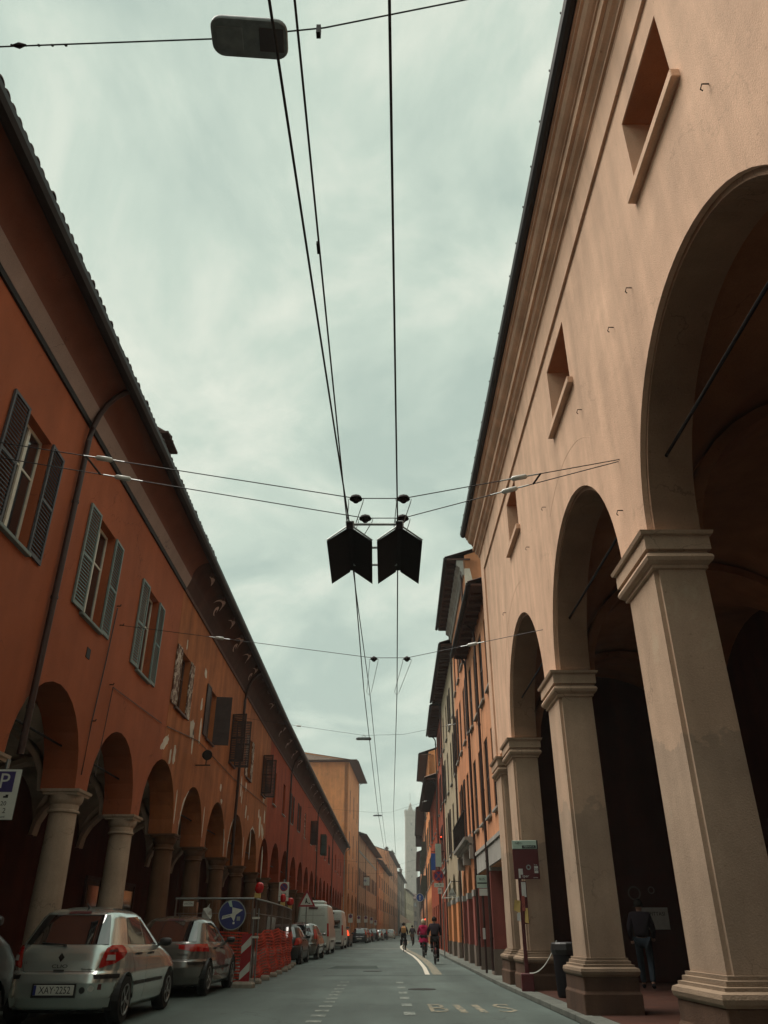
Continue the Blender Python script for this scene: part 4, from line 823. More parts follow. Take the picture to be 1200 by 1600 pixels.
HATCH = [(0.17, 0.16, 3.86, 0.74), (0.24, 0.06, 3.94, 0.82), (0.36, 0.015, 3.985, 0.85), (0.55, 0.0, 4.0, 0.86), (0.66, 0.02, 3.97, 0.86), (0.70, 0.07, 3.93, 0.857), (0.82, 0.085, 3.60, 0.85), (0.93, 0.11, 3.18, 0.83), (0.99, 0.14, 2.98, 0.80), (1.03, 0.17, 2.85, 0.775), (1.22, 0.33, 2.43, 0.70), (1.40, 0.49, 2.02, 0.625), (1.46, 0.56, 1.88, 0.575), (1.50, 0.68, 1.75, 0.50), (1.53, 0.86, 1.60, 0.38), (1.55, 1.0, 1.45, 0.28), (1.56, 1.15, 1.3, 0.1)]
def scale_tab(tab, ln, ht, wd): return [(z * ht / 1.56, a * ln / 4.0, b * ln / 4.0, w * wd / 0.86) for z, a, b, w in tab]
def car(name, label, loc, rz, paint, ln=4.0, ht=1.56, wd=0.86, style='city', near=False, plate=None, lit=False, cat='car', group='cars parked along the left kerb', wr=0.31):
    root = thing(name, label, cat, loc, rz, group); k = ln / 4.0; h = ht / 1.56; w = wd / 0.86
    tab = scale_tab(HATCH, ln, ht, wd)
    if style == 'sporty': tab = [(z, a + max(0, min(z, 1.45) - 1.0) * 0.55, max(b, a + max(0, min(z, 1.45) - 1.0) * 0.55 + 0.12), ww) for z, a, b, ww in tab]
    if style == 'suv': tab = [(z, a * 0.75, b, ww * (1.04 if z > 1.0 else 1.0)) for z, a, b, ww in tab]
    wy = (0.66 * k, 3.14 * k); S = Shell(tab, 5.5 if style != 'suv' else 7, wy, wr)
    obj('body', S.body(), paint, root, smooth=True)
    obj('underbody', MB().box(-wd + 0.12, wd - 0.12, 0.35, ln - 0.35, 0.19, 0.7), 'plastic', root)
    for y in wy:
        for sg in (-1, 1): wheel(root, sg * (wd - 0.115), y, wr)
    for y in wy:
        for sg in (-1, 1):
            m = MB(); n = 14; P = [(y + (S.arch + 0.004) * math.cos(math.pi * i / n), wr + (S.arch + 0.004) * math.sin(math.pi * i / n)) for i in range(n + 1)]
            m.add([(sg * (wd - 0.24), a, b) for a, b in P] + [(sg * (wd - 0.008), a, b) for a, b in P], [(i, i + 1, n + 2 + i, n + 1 + i) for i in range(n)] + [tuple(range(n + 1))]); obj('wheel_arch', m, 'plastic', root)
    H = lambda z: z * h
    m = MB(); S.patch(m, 'r', [(-0.80, H(1.035)), (0.80, H(1.035)), (0.80, H(1.435)), (-0.80, H(1.435))], 0.006, 20, 6); obj('rear_window', m, 'car_glass', root, smooth=True)
    m = MB(); S.patch(m, 'r', [(-0.8, H(1.04)), (0.8, H(1.04)), (0.8, H(1.43)), (-0.8, H(1.43))], 0.006, 16, 6, front=True); obj('windscreen', m, 'car_glass', root, smooth=True)
    ya = tab[10][1]
    for sg in (-1, 1):
        m = MB(); S.patch(m, 's', [(1.62 * k, H(1.02)), (2.60 * k, H(1.02)), (1.98 * k, H(1.40)), (1.62 * k, H(1.42))], 0.006, 8, 5, sg); obj('front_side_window', m, 'car_glass', root, smooth=True)
        m = MB(); S.patch(m, 's', [(0.72 * k, H(1.04)), (1.56 * k, H(1.02)), (1.56 * k, H(1.42)), (0.92 * k, H(1.40))], 0.006, 8, 5, sg); obj('rear_side_window', m, 'car_glass', root, smooth=True)
        if style == 'sporty': m = MB(); S.patch(m, 's', [(0.50 * k + 0.1, H(1.07)), (0.68 * k + 0.1, H(1.05)), (0.86 * k + 0.1, H(1.34)), (0.76 * k + 0.1, H(1.26))], 0.0065, 4, 4, sg); obj('quarter_window', m, 'car_glass', root)
        # tail lamp: rear part wrapping round the corner
        m = MB()
        if style == 'sporty':
            a = [(0.36, 0.90), (0.62, 0.86), (0.62, 0.985), (0.36, 0.975)]; b = [(0.62, 0.86), (0.97, 0.84), (0.97, 0.99), (0.62, 0.985)]; c = [(0.12, 0.84), (0.34, 0.90), (0.30, 0.97), (0.13, 0.99)]
        elif style == 'suv': a = [(0.80, 0.86), (0.90, 0.86), (0.90, 1.28), (0.86, 1.28)]; b = [(0.90, 0.86), (0.975, 0.86), (0.975, 1.25), (0.90, 1.28)]; c = None
        else: a = [(0.655, 0.735), (0.82, 0.74), (0.82, 1.015), (0.755, 0.95)]; b = [(0.82, 0.74), (0.975, 0.80), (0.975, 1.01), (0.82, 1.015)]; c = [(0.20, 0.80), (0.30, 0.86), (0.36, 0.99), (0.26, 1.01)]
        if near and style == 'city':
            rw = [(0.655, 0.69, 0.735), (0.662, 0.87, 0.79), (0.685, 0.95, 0.86), (0.715, 0.972, 0.93), (0.765, 0.970, 0.99), (0.84, 0.955, 1.025)]
            for (p0, p1, z0), (q0, q1, z1) in zip(rw, rw[1:]): S.patch(m, 'r', [(sg * p0, H(z0)), (sg * p1, H(z0)), (sg * q1, H(z1)), (sg * q0, H(z1))], 0.012, 6, 2)
            c = [(0.17, 0.84), (0.27, 0.88), (0.31, 0.97), (0.22, 1.0)]
        else:
            for q in (a, b): S.patch(m, 'r', [(sg * x, H(z)) for x, z in q], 0.012, 6, 5)
        if c: S.patch(m, 's', [(y * k, H(z)) for y, z in c], 0.010, 4, 4, sg)
        tl = obj('tail_lamp', m, 'tail_lit' if lit else 'tail', root, smooth=True)
        if near and style == 'city':
            m = MB(); S.patch(m, 'r', [(sg * 0.745, H(0.83)), (sg * 0.865, H(0.83)), (sg * 0.865, H(0.90)), (sg * 0.765, H(0.90))], 0.019, 6, 4); obj('reversing_lens', m, 'clear', tl, smooth=True)
            m = MB(); S.patch(m, 'r', [(sg * 0.78, H(0.935)), (sg * 0.90, H(0.94)), (sg * 0.90, H(0.975)), (sg * 0.80, H(0.965))], 0.019, 6, 4); obj('indicator_lens', m, 'stop_red', tl, smooth=True)
        mirror(root, S, 2.47 * k, H(0.99), 'plastic' if near else paint, sg)
        m = MB(); S.patch(m, 's', [(0.98 * k, H(0.48)), (1.55 * k, H(0.48)), (1.55 * k, H(0.53)), (0.98 * k, H(0.53))], 0.012, 4, 2, sg); obj('rub_strip', m, 'plastic', root); m = MB(); S.patch(m, 's', [(1.62 * k, H(0.48)), (2.6 * k, H(0.48)), (2.6 * k, H(0.53)), (1.62 * k, H(0.53))], 0.012, 4, 2, sg); obj('rub_strip', m, 'plastic', root)
        m = MB()
        for y0 in (1.585, 2.68): S.patch(m, 's', [(y0 * k, H(0.28)), (y0 * k + 0.008, H(0.28)), (y0 * k + 0.008, H(1.0)), (y0 * k, H(1.0))], 0.0025, 1, 8, sg)
        S.patch(m, 's', [(1.0 * k, H(0.62)), (1.0 * k + 0.008, H(0.62)), (0.72 * k + 0.008, H(1.0)), (0.72 * k, H(1.0))], 0.0025, 1, 8, sg); obj('door_gap', m, 'plastic', root)
        m = MB()
        for y0 in (1.02, 1.72): 
            m = MB(); x, y, z = S.side((y0 + 0.1) * k, H(0.90), sg); m.box(min(x, x + sg * 0.035), max(x, x + sg * 0.035), y - 0.08, y + 0.08, z - 0.015, z + 0.015)
            obj('door_handle', m, 'plastic' if near else paint, root)
        m = MB(); S.patch(m, 'r', [(sg * 0.62, H(0.76)), (sg * 0.92, H(0.76)), (sg * 0.92, H(0.90)), (sg * 0.70, H(0.90))], 0.008, 6, 4, front=True); obj('headlight', m, 'clear', root)
    # tailgate gap, bumper, spoiler
    m = MB(); g = 0.010
    for sg in (-1, 1): S.patch(m, 'r', [(sg * 0.60, H(0.69)), (sg * (0.60 + g), H(0.69)), (sg * (0.70 + g), H(0.84)), (sg * 0.70, H(0.84))], 0.002, 1, 6)
    S.patch(m, 'r', [(-0.60, H(0.685)), (0.60, H(0.685)), (0.60, H(0.694)), (-0.60, H(0.694))], 0.002, 16, 1); obj('tailgate_gap', m, 'plastic', root)
    for sg in (-1, 1): m = MB(); S.patch(m, 'r', [(sg * 0.62, H(0.60)), (sg * 0.93, H(0.60)), (sg * 0.93, H(0.655)), (sg * 0.60, H(0.655))], 0.012, 8, 2); obj('bumper_strip', m, 'plastic', root)
    m = MB(); S.patch(m, 'r', [(-0.09, H(0.685)), (0.09, H(0.685)), (0.09, H(0.715)), (-0.09, H(0.715))], 0.012, 4, 2); obj('tailgate_handle', m, 'plastic', root)
    m = MB(); S.patch(m, 'r', [(-0.84, H(0.175)), (0.84, H(0.175)), (0.82, H(0.215)), (-0.82, H(0.215))], 0.006, 16, 3); obj('lower_bumper', m, 'plastic', root)
    m = MB(); S.patch(m, 'r', [(-0.30, H(1.448)), (0.30, H(1.448)), (0.30, H(1.485)), (-0.30, H(1.485))], 0.012, 6, 2); obj('high_brake_lamp', m, 'stop_red', root)
    ax = 0.0; obj('antenna', MB().tube([(ax, tab[13][1] + 0.25, H(1.535)), (ax, tab[13][1] + 0.12, H(1.60))], [0.018, 0.005], 6), 'plastic', root)
    yr = S.rear(0, H(0.45))[1]
    if plate:
        pl = obj('number_plate', MB().box(-0.29, 0.29, yr - 0.026, yr - 0.006, H(0.40), H(0.40) + 0.125), 'plate', root, bevel=0.004)
        if near:
            obj('plate_frame', MB().box(-0.315, 0.315, yr - 0.018, yr + 0.0, H(0.40) - 0.03, H(0.40) + 0.145), 'plastic', root)
            text('plate_text', plate, 0.125, 'ink', pl, (0.02, yr - 0.028, H(0.40) + 0.06), sx=0.86)
            obj('country_band', MB().box(-0.288, -0.25, yr - 0.028, yr - 0.0262, H(0.40) + 0.002, H(0.40) + 0.123), 'sign_blue', pl)
    return root, S, H
c1, S1, H1 = car('parked_car', 'silver small hatchback with Greek style number plate parked nearest on the left', (-4.74, 13.0, 0), R(-0.5), 'silver', near=True, plate='XAY·2252')
yb = S1.rear(0, H1(0.86))[1]
obj('badge', MB().add([(0, yb - 0.02, H1(0.93)), (0.045, yb - 0.01, H1(0.87)), (0, yb - 0.02, H1(0.81)), (-0.045, yb - 0.01, H1(0.87)), (0, yb - 0.035, H1(0.87))], [(0, 1, 4), (1, 2, 4), (2, 3, 4), (3, 0, 4)]), 'iron', c1)
text('lettering', 'CLIO', 0.062, 'iron', c1, (0, S1.rear(0, H1(0.755))[1] - 0.004, H1(0.755)), sx=1.7)
text('lettering', '1.2', 0.04, 'iron', c1, (-0.52, S1.rear(-0.6, H1(0.79))[1] - 0.004, H1(0.80)))
text('lettering', 'Dynamique', 0.035, 'iron', c1, (0.40, S1.rear(0.45, H1(0.72))[1] - 0.004, H1(0.72)))
obj('wiper', MB().tube([(0.0, S1.rear(0, H1(1.03), 0.03)[1], H1(1.03)), (-0.35, S1.rear(-0.4, H1(1.06), 0.03)[1], H1(1.055))], 0.011, 6).lathe([(0.03, 0), (0.02, 0.03)], 8, (0, S1.rear(0, H1(1.02), 0.015)[1], H1(1.01))), 'plastic', c1)
for i, (x, mt) in enumerate(((0.40, 'ink'), (0.52, 'plate'), (0.62, 'stop_red'))):      # stickers on the bumper
    y = S1.rear(x / 0.86, H1(0.47))[1] - 0.004; obj('sticker', MB().lathe([(0.042, 0), (0.042, 0.002)], 16) if i < 2 else MB().box(-0.035, 0.035, -0.035, 0.035, 0, 0.002), mt, c1, (x, y, H1(0.46 + 0.02 * i)), (R(90), 0, R(4)))
c2, S2, H2 = car('parked_car', 'grey sporty hatchback with wide red tail lamps parked just ahead of the silver one', (-4.68, 18.7, 0), R(-0.8), 'grey_car', ln=4.35, ht=1.53, wd=0.90, style='sporty', near=True, wr=0.33)
text('lettering', 'Giulietta', 0.07, 'iron', c2, (0.42, S2.rear(0.47, H2(0.80))[1] - 0.006, H2(0.79)))
obj('front_plate', MB().box(-0.12, 0.12, -0.03, -0.01, 0.56, 0.68), 'plate', c2, (-0.0, S2.rear(0, 0.6)[1], 0))
car('parked_car', 'black car behind the silver hatchback, only its front corner and mirror in view', (-5.66, 8.4, 0), 0, 'dark_car', ln=3.75, ht=1.98, wd=0.80, style='suv')
CARS = [((-4.35, 36.8, 0), -1, 'dark_car', 'black car standing directly behind the orange netting', 4.3, 'city'),
        ((-4.15, 43.3, 0), -2, 'grey_car', 'grey tall hatchback parked behind the first white van', 4.1, 'suv'),
        ((-4.0, 78.6, 0), -3, 'dark_car', 'dark car with lit red lamp in front of the second white van', 4.3, 'suv'),
        ((-2.95, 104.6, 0), -3, 'blue_car', 'dark car leading the distant row where the street bends', 4.4, 'suv'),
        ((-2.75, 111.6, 0), -3, 'bronze_car', 'bronze grey car, second in the distant row', 4.3, 'suv'),
        ((-2.35, 119.0, 0), -3, 'dark_car', 'black car, third in the distant row', 4.3, 'city'),
        ((-1.75, 128.0, 0), -3, 'blue_car', 'midnight blue car, fourth in the distant row', 4.3, 'suv'),
        ((-1.1, 137.0, 0), -3, 'silver', 'silver car in the middle of the distant row', 4.2, 'city'),
        ((-0.3, 148.0, 0), -3, 'dark_car', 'black car just before the last pale car of the distant row', 4.4, 'suv'),
        ((1.15, 163.0, 0), -2, 'white_van', 'pale car at the far end of the distant row', 4.3, 'suv')]
for l, a, p, lab, ln, st in CARS: car('parked_car', lab, l, R(a), p, ln=ln, ht=1.5 if st == 'city' else 1.62, wd=0.88, style=st, plate='x', lit='lit red' in lab, wr=0.32)
VAN = [(0.22, 0.10, 5.55, 0.94), (0.32, 0.02, 5.62, 0.98), (0.55, 0.0, 5.65, 1.0), (0.62, 0.06, 5.62, 1.01), (0.9, 0.06, 5.45, 1.02), (1.15, 0.06, 5.1, 1.02), (1.35, 0.07, 4.85, 1.0), (1.9, 0.09, 4.35, 0.97), (2.25, 0.12, 3.95, 0.93), (2.5, 0.16, 3.6, 0.90), (2.62, 0.20, 3.3, 0.87), (2.68, 0.30, 3.1, 0.80), (2.71, 0.6, 2.8, 0.6)]
def van(label, loc, rz, unit=True, lit=False):
    root = thing('white_van', label, 'van', loc, rz, 'white vans parked on the left'); wy = (1.0, 4.6); S = Shell(VAN, 16, wy, 0.35)
    obj('body', S.body(), 'white_van', root, smooth=True); obj('underbody', MB().box(-0.85, 0.85, 0.3, 5.2, 0.25, 0.8), 'plastic', root)
    for y in wy:
        for sg in (-1, 1):
            wheel(root, sg * 0.88, y, 0.35); m = MB(); n = 14; P = [(y + 0.4 * math.cos(math.pi * i / n), 0.35 + 0.4 * math.sin(math.pi * i / n)) for i in range(n + 1)]
            m.add([(sg * 0.76, a, b) for a, b in P] + [(sg * 0.99, a, b) for a, b in P], [(i, i + 1, n + 2 + i, n + 1 + i) for i in range(n)] + [tuple(range(n + 1))]); obj('wheel_arch', m, 'plastic', root)
    for sg in (-1, 1):
        m = MB(); S.patch(m, 'r', [(sg * 0.08, 1.42), (sg * 0.78, 1.42), (sg * 0.78, 2.0), (sg * 0.08, 2.0)], 0.006, 8, 5); obj('rear_window', m, 'white_van' if unit else 'car_glass', root)
        m = MB(); S.patch(m, 'r', [(sg * 0.86, 0.95), (sg * 0.97, 0.95), (sg * 0.97, 1.65), (sg * 0.88, 1.65)], 0.012, 5, 6); obj('tail_lamp', m, 'tail_lit' if lit else 'tail', root, smooth=True)
        m = MB(); S.patch(m, 's', [(3.75, 1.38), (4.75, 1.38), (4.2, 1.95), (3.75, 1.95)], 0.006, 6, 5, sg); obj('side_window', m, 'car_glass', root)
        mirror(root, S, 4.55, 1.45, 'plastic', sg)
        m = MB(); S.patch(m, 's', [(1.5, 0.62), (3.7, 0.62), (3.7, 0.74), (1.5, 0.74)], 0.012, 8, 2, sg); obj('rub_strip', m, 'plastic', root)
    m = MB(); S.patch(m, 'r', [(-0.006, 0.66), (0.006, 0.66), (0.006, 2.45), (-0.006, 2.45)], 0.002, 1, 12)
    for z in (1.2, 2.08): S.patch(m, 'r', [(-0.9, z), (0.9, z), (0.9, z + 0.012), (-0.9, z + 0.012)], 0.002, 12, 1)
    obj('door_gap', m, 'plastic', root)
    m = MB(); S.patch(m, 'r', [(-0.9, 0.35), (0.9, 0.35), (0.9, 0.6), (-0.9, 0.6)], 0.01, 12, 2); obj('bumper', m, 'plastic', root)
    obj('high_brake_lamp', MB().box(-0.28, 0.28, 0.08, 0.16, 2.44, 2.54), 'stop_red', root)
    m = MB(); S.patch(m, 'r', [(-0.8, 1.4), (0.8, 1.4), (0.8, 1.95), (-0.8, 1.95)], 0.006, 8, 5, front=True); obj('windscreen', m, 'car_glass', root)
    obj('number_plate', MB().box(-0.26, 0.26, 0.0, 0.05, 0.95, 1.07), 'plate', root)
    if unit: obj('roof_unit', MB().sqring([(0, 2.70), (0.02, 2.74), (0.02, 2.86), (-0.06, 2.92), (-0.3, 2.93)], -0.55, 0.6, 0.9, 2.3), 'white_van', root, bevel=0.02)
    return root
van('white high roofed van with a roof unit, nearest of the two vans', (-4.35, 53.2, 0), R(-1.5))
van('plain white van with rear windows standing ahead of the van with the roof unit', (-4.2, 68.5, 0), R(-1.5), False)
# far cars near the head of the street
car('parked_car', 'tiny car with lit red lamps coming to a halt far down the street', (6.6, 150, 0), R(-3), 'dark_car', style='suv', lit=True, group='cars far down the street')

# ------------------------------------------------------------------ people and bicycles
def skin_mesh(name, pts, edges, mat, parent, root=0, sub=2):
    """pts: (x,y,z,r) ; returns a smooth tapering body grown over the joints"""
    me = bpy.data.meshes.new(name); me.from_pydata([p[:3] for p in pts], edges, []); o = link(name, me, parent)
    md = o.modifiers.new('skin', 'SKIN'); md.use_smooth_shade = True
    for i, p in enumerate(pts):
        r = p[3]; r = (r, r) if not isinstance(r, tuple) else r
        me.skin_vertices[0].data[i].radius = r; me.skin_vertices[0].data[i].use_root = (i == root)
    s = o.modifiers.new('sub', 'SUBSURF'); s.levels = sub; s.render_levels = sub
    ev = o.evaluated_get(dg()); m2 = bpy.data.meshes.new_from_object(ev); o.modifiers.clear(); o.data = m2; m2.name = name
    m2.materials.clear(); m2.materials.append(M[mat])
    for p in m2.polygons: p.use_smooth = True
    return o
def person(root, J, top, bottom, hair, coat_len=None, hat=None, pack=None):
    """J: dict of joints"""
    P = lambda k, r: (*J[k], r)
    names = ['hip', 'chest', 'neck', 'head', 'crown', 'shL', 'elL', 'haL', 'shR', 'elR', 'haR', 'hpL', 'knL', 'anL', 'toL', 'hpR', 'knR', 'anR', 'toR']
    rad = dict(hip=0.095, chest=0.10, neck=0.052, head=0.088, crown=0.078, shL=0.062, elL=0.042, haL=0.03, shR=0.062, elR=0.042, haR=0.03, hpL=0.088, knL=0.058, anL=0.04, toL=0.03, hpR=0.088, knR=0.058, anR=0.04, toR=0.03)
    ed = [(0, 1), (1, 2), (2, 3), (3, 4), (1, 5), (5, 6), (6, 7), (1, 8), (8, 9), (9, 10), (0, 11), (11, 12), (12, 13), (13, 14), (0, 15), (15, 16), (16, 17), (17, 18)]
    b = skin_mesh('body', [P(k, rad[k]) for k in names], ed, 'skin', root)
    hx, hy, hz = J['head']
    obj('ear', MB().lathe([(0.012, -0.012), (0.028, 0), (0.012, 0.012)], 8), 'skin', root, (hx - 0.083, hy, hz), (0, R(90), 0)); obj('ear', MB().lathe([(0.012, -0.012), (0.028, 0), (0.012, 0.012)], 8), 'skin', root, (hx + 0.083, hy, hz), (0, R(90), 0))
    for s_ in (-1, 1):      # hands: palm with five fingers curled towards the grip
        k = 'haL' if s_ < 0 else 'haR'; x, y, z = J[k]; pts = [(x, y, z, 0.030), (x, y + 0.06, z - 0.01, 0.034)]; eds = [(0, 1)]
        for f in range(4):
            o_ = (f - 1.5) * 0.019; ln_ = (0.9, 1.0, 0.95, 0.8)[f]; i = len(pts); pts += [(x + o_, y + 0.085, z - 0.01, 0.009), (x + o_, y + 0.085 + 0.035 * ln_, z - 0.03, 0.008), (x + o_, y + 0.08 + 0.02 * ln_, z - 0.065 * ln_, 0.007)]; eds += [(1, i), (i, i + 1), (i + 1, i + 2)]
        i = len(pts); pts += [(x - s_ * 0.035, y + 0.05, z - 0.02, 0.011), (x - s_ * 0.045, y + 0.08, z - 0.045, 0.009)]; eds += [(0, i), (i, i + 1)]
        skin_mesh('hand', pts, eds, 'skin', root, sub=1)
    jn = ['hip', 'chest', 'neck', 'shL', 'elL', 'haL', 'shR', 'elR', 'haR']; jr = dict(hip=(0.17, 0.15), chest=(0.20, 0.17), neck=0.075, shL=0.085, elL=0.066, haL=0.048, shR=0.085, elR=0.066, haR=0.048)
    skin_mesh('jacket', [P(k, jr[k]) for k in jn], [(0, 1), (1, 2), (1, 3), (3, 4), (4, 5), (1, 6), (6, 7), (7, 8)], top, root)
    h = Vector(J['hip']); skin_mesh('trousers', [(*h, (0.15, 0.13)), P('hpL', 0.10), P('knL', 0.075), P('anL', 0.06), P('hpR', 0.10), P('knR', 0.075), P('anR', 0.06)], [(0, 1), (1, 2), (2, 3), (0, 4), (4, 5), (5, 6)], bottom, root)
    if coat_len:
        c = Vector(J['chest']); m = MB(); vs = []
        for z, r in ((c.z + 0.1, 0.17), (h.z + 0.05, 0.185), (h.z - 0.12, 0.23), (h.z - coat_len, 0.27)):
            for k in range(16): a = 2 * math.pi * k / 16; vs.append((h.x + r * math.cos(a) * 1.0, (c.y if z > h.z else h.y + 0.02) + r * 0.8 * math.sin(a), z))
        m.add(vs, [(i * 16 + k, i * 16 + (k + 1) % 16, (i + 1) * 16 + (k + 1) % 16, (i + 1) * 16 + k) for i in range(3) for k in range(16)]); obj('coat_skirt', m, top, root, smooth=True)
    for s_ in ('L', 'R'):
        a = Vector(J['an' + s_]); t = Vector(J['to' + s_]); skin_mesh('shoe', [(*(a + Vector((0, -0.04, -0.03))), 0.048), (*((a + t) / 2 + Vector((0, 0, -0.02))), 0.048), (*t, 0.036)], [(0, 1), (1, 2)], 'bag_black', root, sub=1)
    hm = MB(); vs = []
    for i in range(7):
        p = math.pi * 0.62 * i / 6
        for k in range(16): a = 2 * math.pi * k / 16; cut = 0.75 if math.sin(a) > 0.3 and i > 3 else 1; vs.append((hx + 0.105 * math.sin(p) * math.cos(a) * cut, hy - 0.012 + 0.118 * math.sin(p) * math.sin(a) * cut, hz + 0.02 + 0.125 * math.cos(p)))
    hm.add(vs, [(i * 16 + k, i * 16 + (k + 1) % 16, (i + 1) * 16 + (k + 1) % 16, (i + 1) * 16 + k) for i in range(6) for k in range(16)]); obj('hair', hm, hair, root, smooth=True)
    m = MB().lathe([(0.02, 0.025), (0.014, -0.01), (0.006, -0.02)], 8, (hx, hy + 0.088, hz - 0.005)); obj('nose', m, 'skin', root)
    for s_ in (-1, 1): obj('eye', MB().lathe([(0.003, -0.009), (0.011, 0), (0.003, 0.009)], 8, (hx + s_ * 0.032, hy + 0.082, hz + 0.02)), 'ink', root)
    obj('mouth', MB().box(hx - 0.022, hx + 0.022, hy + 0.075, hy + 0.09, hz - 0.05, hz - 0.043), 'stop_red', root)
    if hat: obj('hat', MB().lathe([(0.112, -0.01), (0.116, 0.04), (0.10, 0.10), (0.06, 0.14), (0.02, 0.165)], 16, (hx, hy - 0.01, hz + 0.02)), hat, root, smooth=True)
def bicycle(root_name, label, loc, rz, mat='bike', panniers=False, rack=True, group='bicycles being ridden away'):
    b = thing(root_name, label, 'bicycle', loc, rz, group); r = 0.34
    for y in (0.0, 1.05):
        m = MB(); n = 28; vs = []
        for k in range(n):
            a = 2 * math.pi * k / n
            for q in range(6): c = 2 * math.pi * q / 6; vs.append((0.02 * math.cos(c), (r - 0.02 + 0.02 * math.sin(c)) * math.cos(a), (r - 0.02 + 0.02 * math.sin(c)) * math.sin(a)))
        m.add(vs, [(k * 6 + q, ((k + 1) % n) * 6 + q, ((k + 1) % n) * 6 + (q + 1) % 6, k * 6 + (q + 1) % 6) for k in range(n) for q in range(6)])
        w = obj('wheel', m, 'tyre', b, (0, y, r), smooth=True); m = MB().tube([(-0.04, 0, 0), (0.04, 0, 0)], 0.02, 8)
        for k in range(14): a = 2 * math.pi * k / 14; m.tube([(0.01 * (-1) ** k, 0, 0), (0, (r - 0.03) * math.cos(a), (r - 0.03) * math.sin(a))], 0.0025, 3)
        obj('spoke', m, 'steel', w)
        m = MB(); n = 12
        for k in range(n): a, c = math.pi * (0.05 + 0.9 * k / n), math.pi * (0.05 + 0.9 * (k + 1) / n); m.quad(*[(x, (r + 0.025) * math.cos(t), (r + 0.025) * math.sin(t)) for x, t in ((-0.03, a), (0.03, a), (0.03, c), (-0.03, c))])
        obj('mudguard', m, mat, w)
    m = MB(); bb = (0, 0.46, 0.29); st = (0, 0.30, 0.80); hd = (0, 0.88, 0.86)
    for p, q in ((bb, st), (bb, (0, 0.92, 0.66)), (st, hd), ((0, 0, r), bb), ((0, 0, r), (0, 0.33, 0.74)), ((0, 0.86, 0.92), (0, 1.05, r))): m.tube([p, q], 0.016, 6)
    obj('frame', m, mat, b); obj('saddle', MB().add([(-0.09, 0.14, 0.90), (0.09, 0.14, 0.90), (0.02, 0.42, 0.90), (-0.02, 0.42, 0.90), (-0.07, 0.15, 0.94), (0.07, 0.15, 0.94), (0.015, 0.40, 0.93), (-0.015, 0.40, 0.93)], [(0, 1, 2, 3), (4, 7, 6, 5), (0, 4, 5, 1), (1, 5, 6, 2), (2, 6, 7, 3), (3, 7, 4, 0)]).tube([(0, 0.30, 0.75), (0, 0.27, 0.91)], 0.014, 6), 'plastic', b)
    obj('handlebar', MB().tube([(0, 0.86, 0.9), (0, 0.85, 1.02)], 0.014, 6).tube([(-0.28, 0.72, 1.04), (-0.22, 0.84, 1.03), (0, 0.86, 1.02), (0.22, 0.84, 1.03), (0.28, 0.72, 1.04)], 0.013, 6), 'steel', b)
    obj('crank', MB().tube([(0.06, 0.46, 0.29), (0.07, 0.46, 0.12)], 0.01, 5).tube([(-0.06, 0.46, 0.29), (-0.07, 0.46, 0.46)], 0.01, 5).box(0.06, 0.16, 0.42, 0.50, 0.105, 0.125).box(-0.16, -0.06, 0.42, 0.50, 0.45, 0.47), 'iron', b)
    obj('rear_lamp', MB().box(-0.025, 0.025, -0.36, -0.34, 0.55, 0.60), 'tail', b)
    if rack: obj('rack', MB().box(-0.06, 0.06, -0.22, 0.24, 0.735, 0.75).tube([(-0.05, 0, r), (-0.05, -0.05, 0.74)], 0.006, 5).tube([(0.05, 0, r), (0.05, -0.05, 0.74)], 0.006, 5), 'iron', b)
    if panniers:
        for s_ in (-1, 1):
            x0, x1 = (0.09, 0.24) if s_ > 0 else (-0.24, -0.09); obj('pannier', MB().box(x0, x1, -0.22, 0.2, 0.38, 0.74), 'bag_black', b, bevel=0.02)
    return b
def rider(label, loc, rz, top, bottom, hair='hair_dark', lean=0.0, **k):
    p = thing('person', label, 'person', loc, rz)
    J = dict(hip=(0, 0.27, 0.99), chest=(0, 0.36 + lean, 1.33), neck=(0, 0.40 + lean, 1.50), head=(0, 0.43 + lean, 1.63), crown=(0, 0.43 + lean, 1.68), shL=(-0.18, 0.37 + lean, 1.43), elL=(-0.26, 0.50 + lean * 0.6, 1.20), haL=(-0.27, 0.70, 1.08), shR=(0.18, 0.37 + lean, 1.43), elR=(0.26, 0.50 + lean * 0.6, 1.20), haR=(0.27, 0.70, 1.08),
             hpL=(-0.10, 0.28, 0.95), knL=(-0.12, 0.66, 0.86), anL=(-0.12, 0.42, 0.56), toL=(-0.13, 0.55, 0.50), hpR=(0.10, 0.28, 0.95), knR=(0.12, 0.50, 0.60), anR=(0.12, 0.38, 0.21), toR=(0.13, 0.52, 0.15))
    person(p, J, top, bottom, hair, **k); return p
def place(x, y): return (x, y, 0.0)
bicycle('bicycle', 'dark bicycle ridden by the person in the charcoal jacket', place(2.13, 36.8), R(-1))
rider('person in a charcoal jacket seen from behind, the nearest of the cyclists', place(2.13, 36.8), R(-1), 'jacket_dark', 'trousers')
bicycle('bicycle', 'dark bicycle ridden by the person in the magenta coat', place(2.1, 46.4), R(1), 'iron')
rider('person in a long magenta coat and pale hat riding away beside the cycle lane', place(2.1, 46.4), R(1), 'jacket_magenta', 'trousers', 'hat_pale', coat_len=0.28, hat='hat_pale')
bicycle('bicycle', 'bicycle loaded with two black panniers on the left of the cycle lane line', place(1.35, 60.5), R(-2), 'iron', True)
r3 = rider('person with a tan backpack riding the bicycle with black panniers', place(1.35, 60.5), R(-2), 'jacket_dark', 'trousers')
obj('backpack', MB().sqring([(-0.05, 1.12), (0, 1.16), (0.01, 1.3), (0, 1.46), (-0.06, 1.52)], -0.16, 0.16, 0.02, 0.22), 'backpack', r3, bevel=0.02)
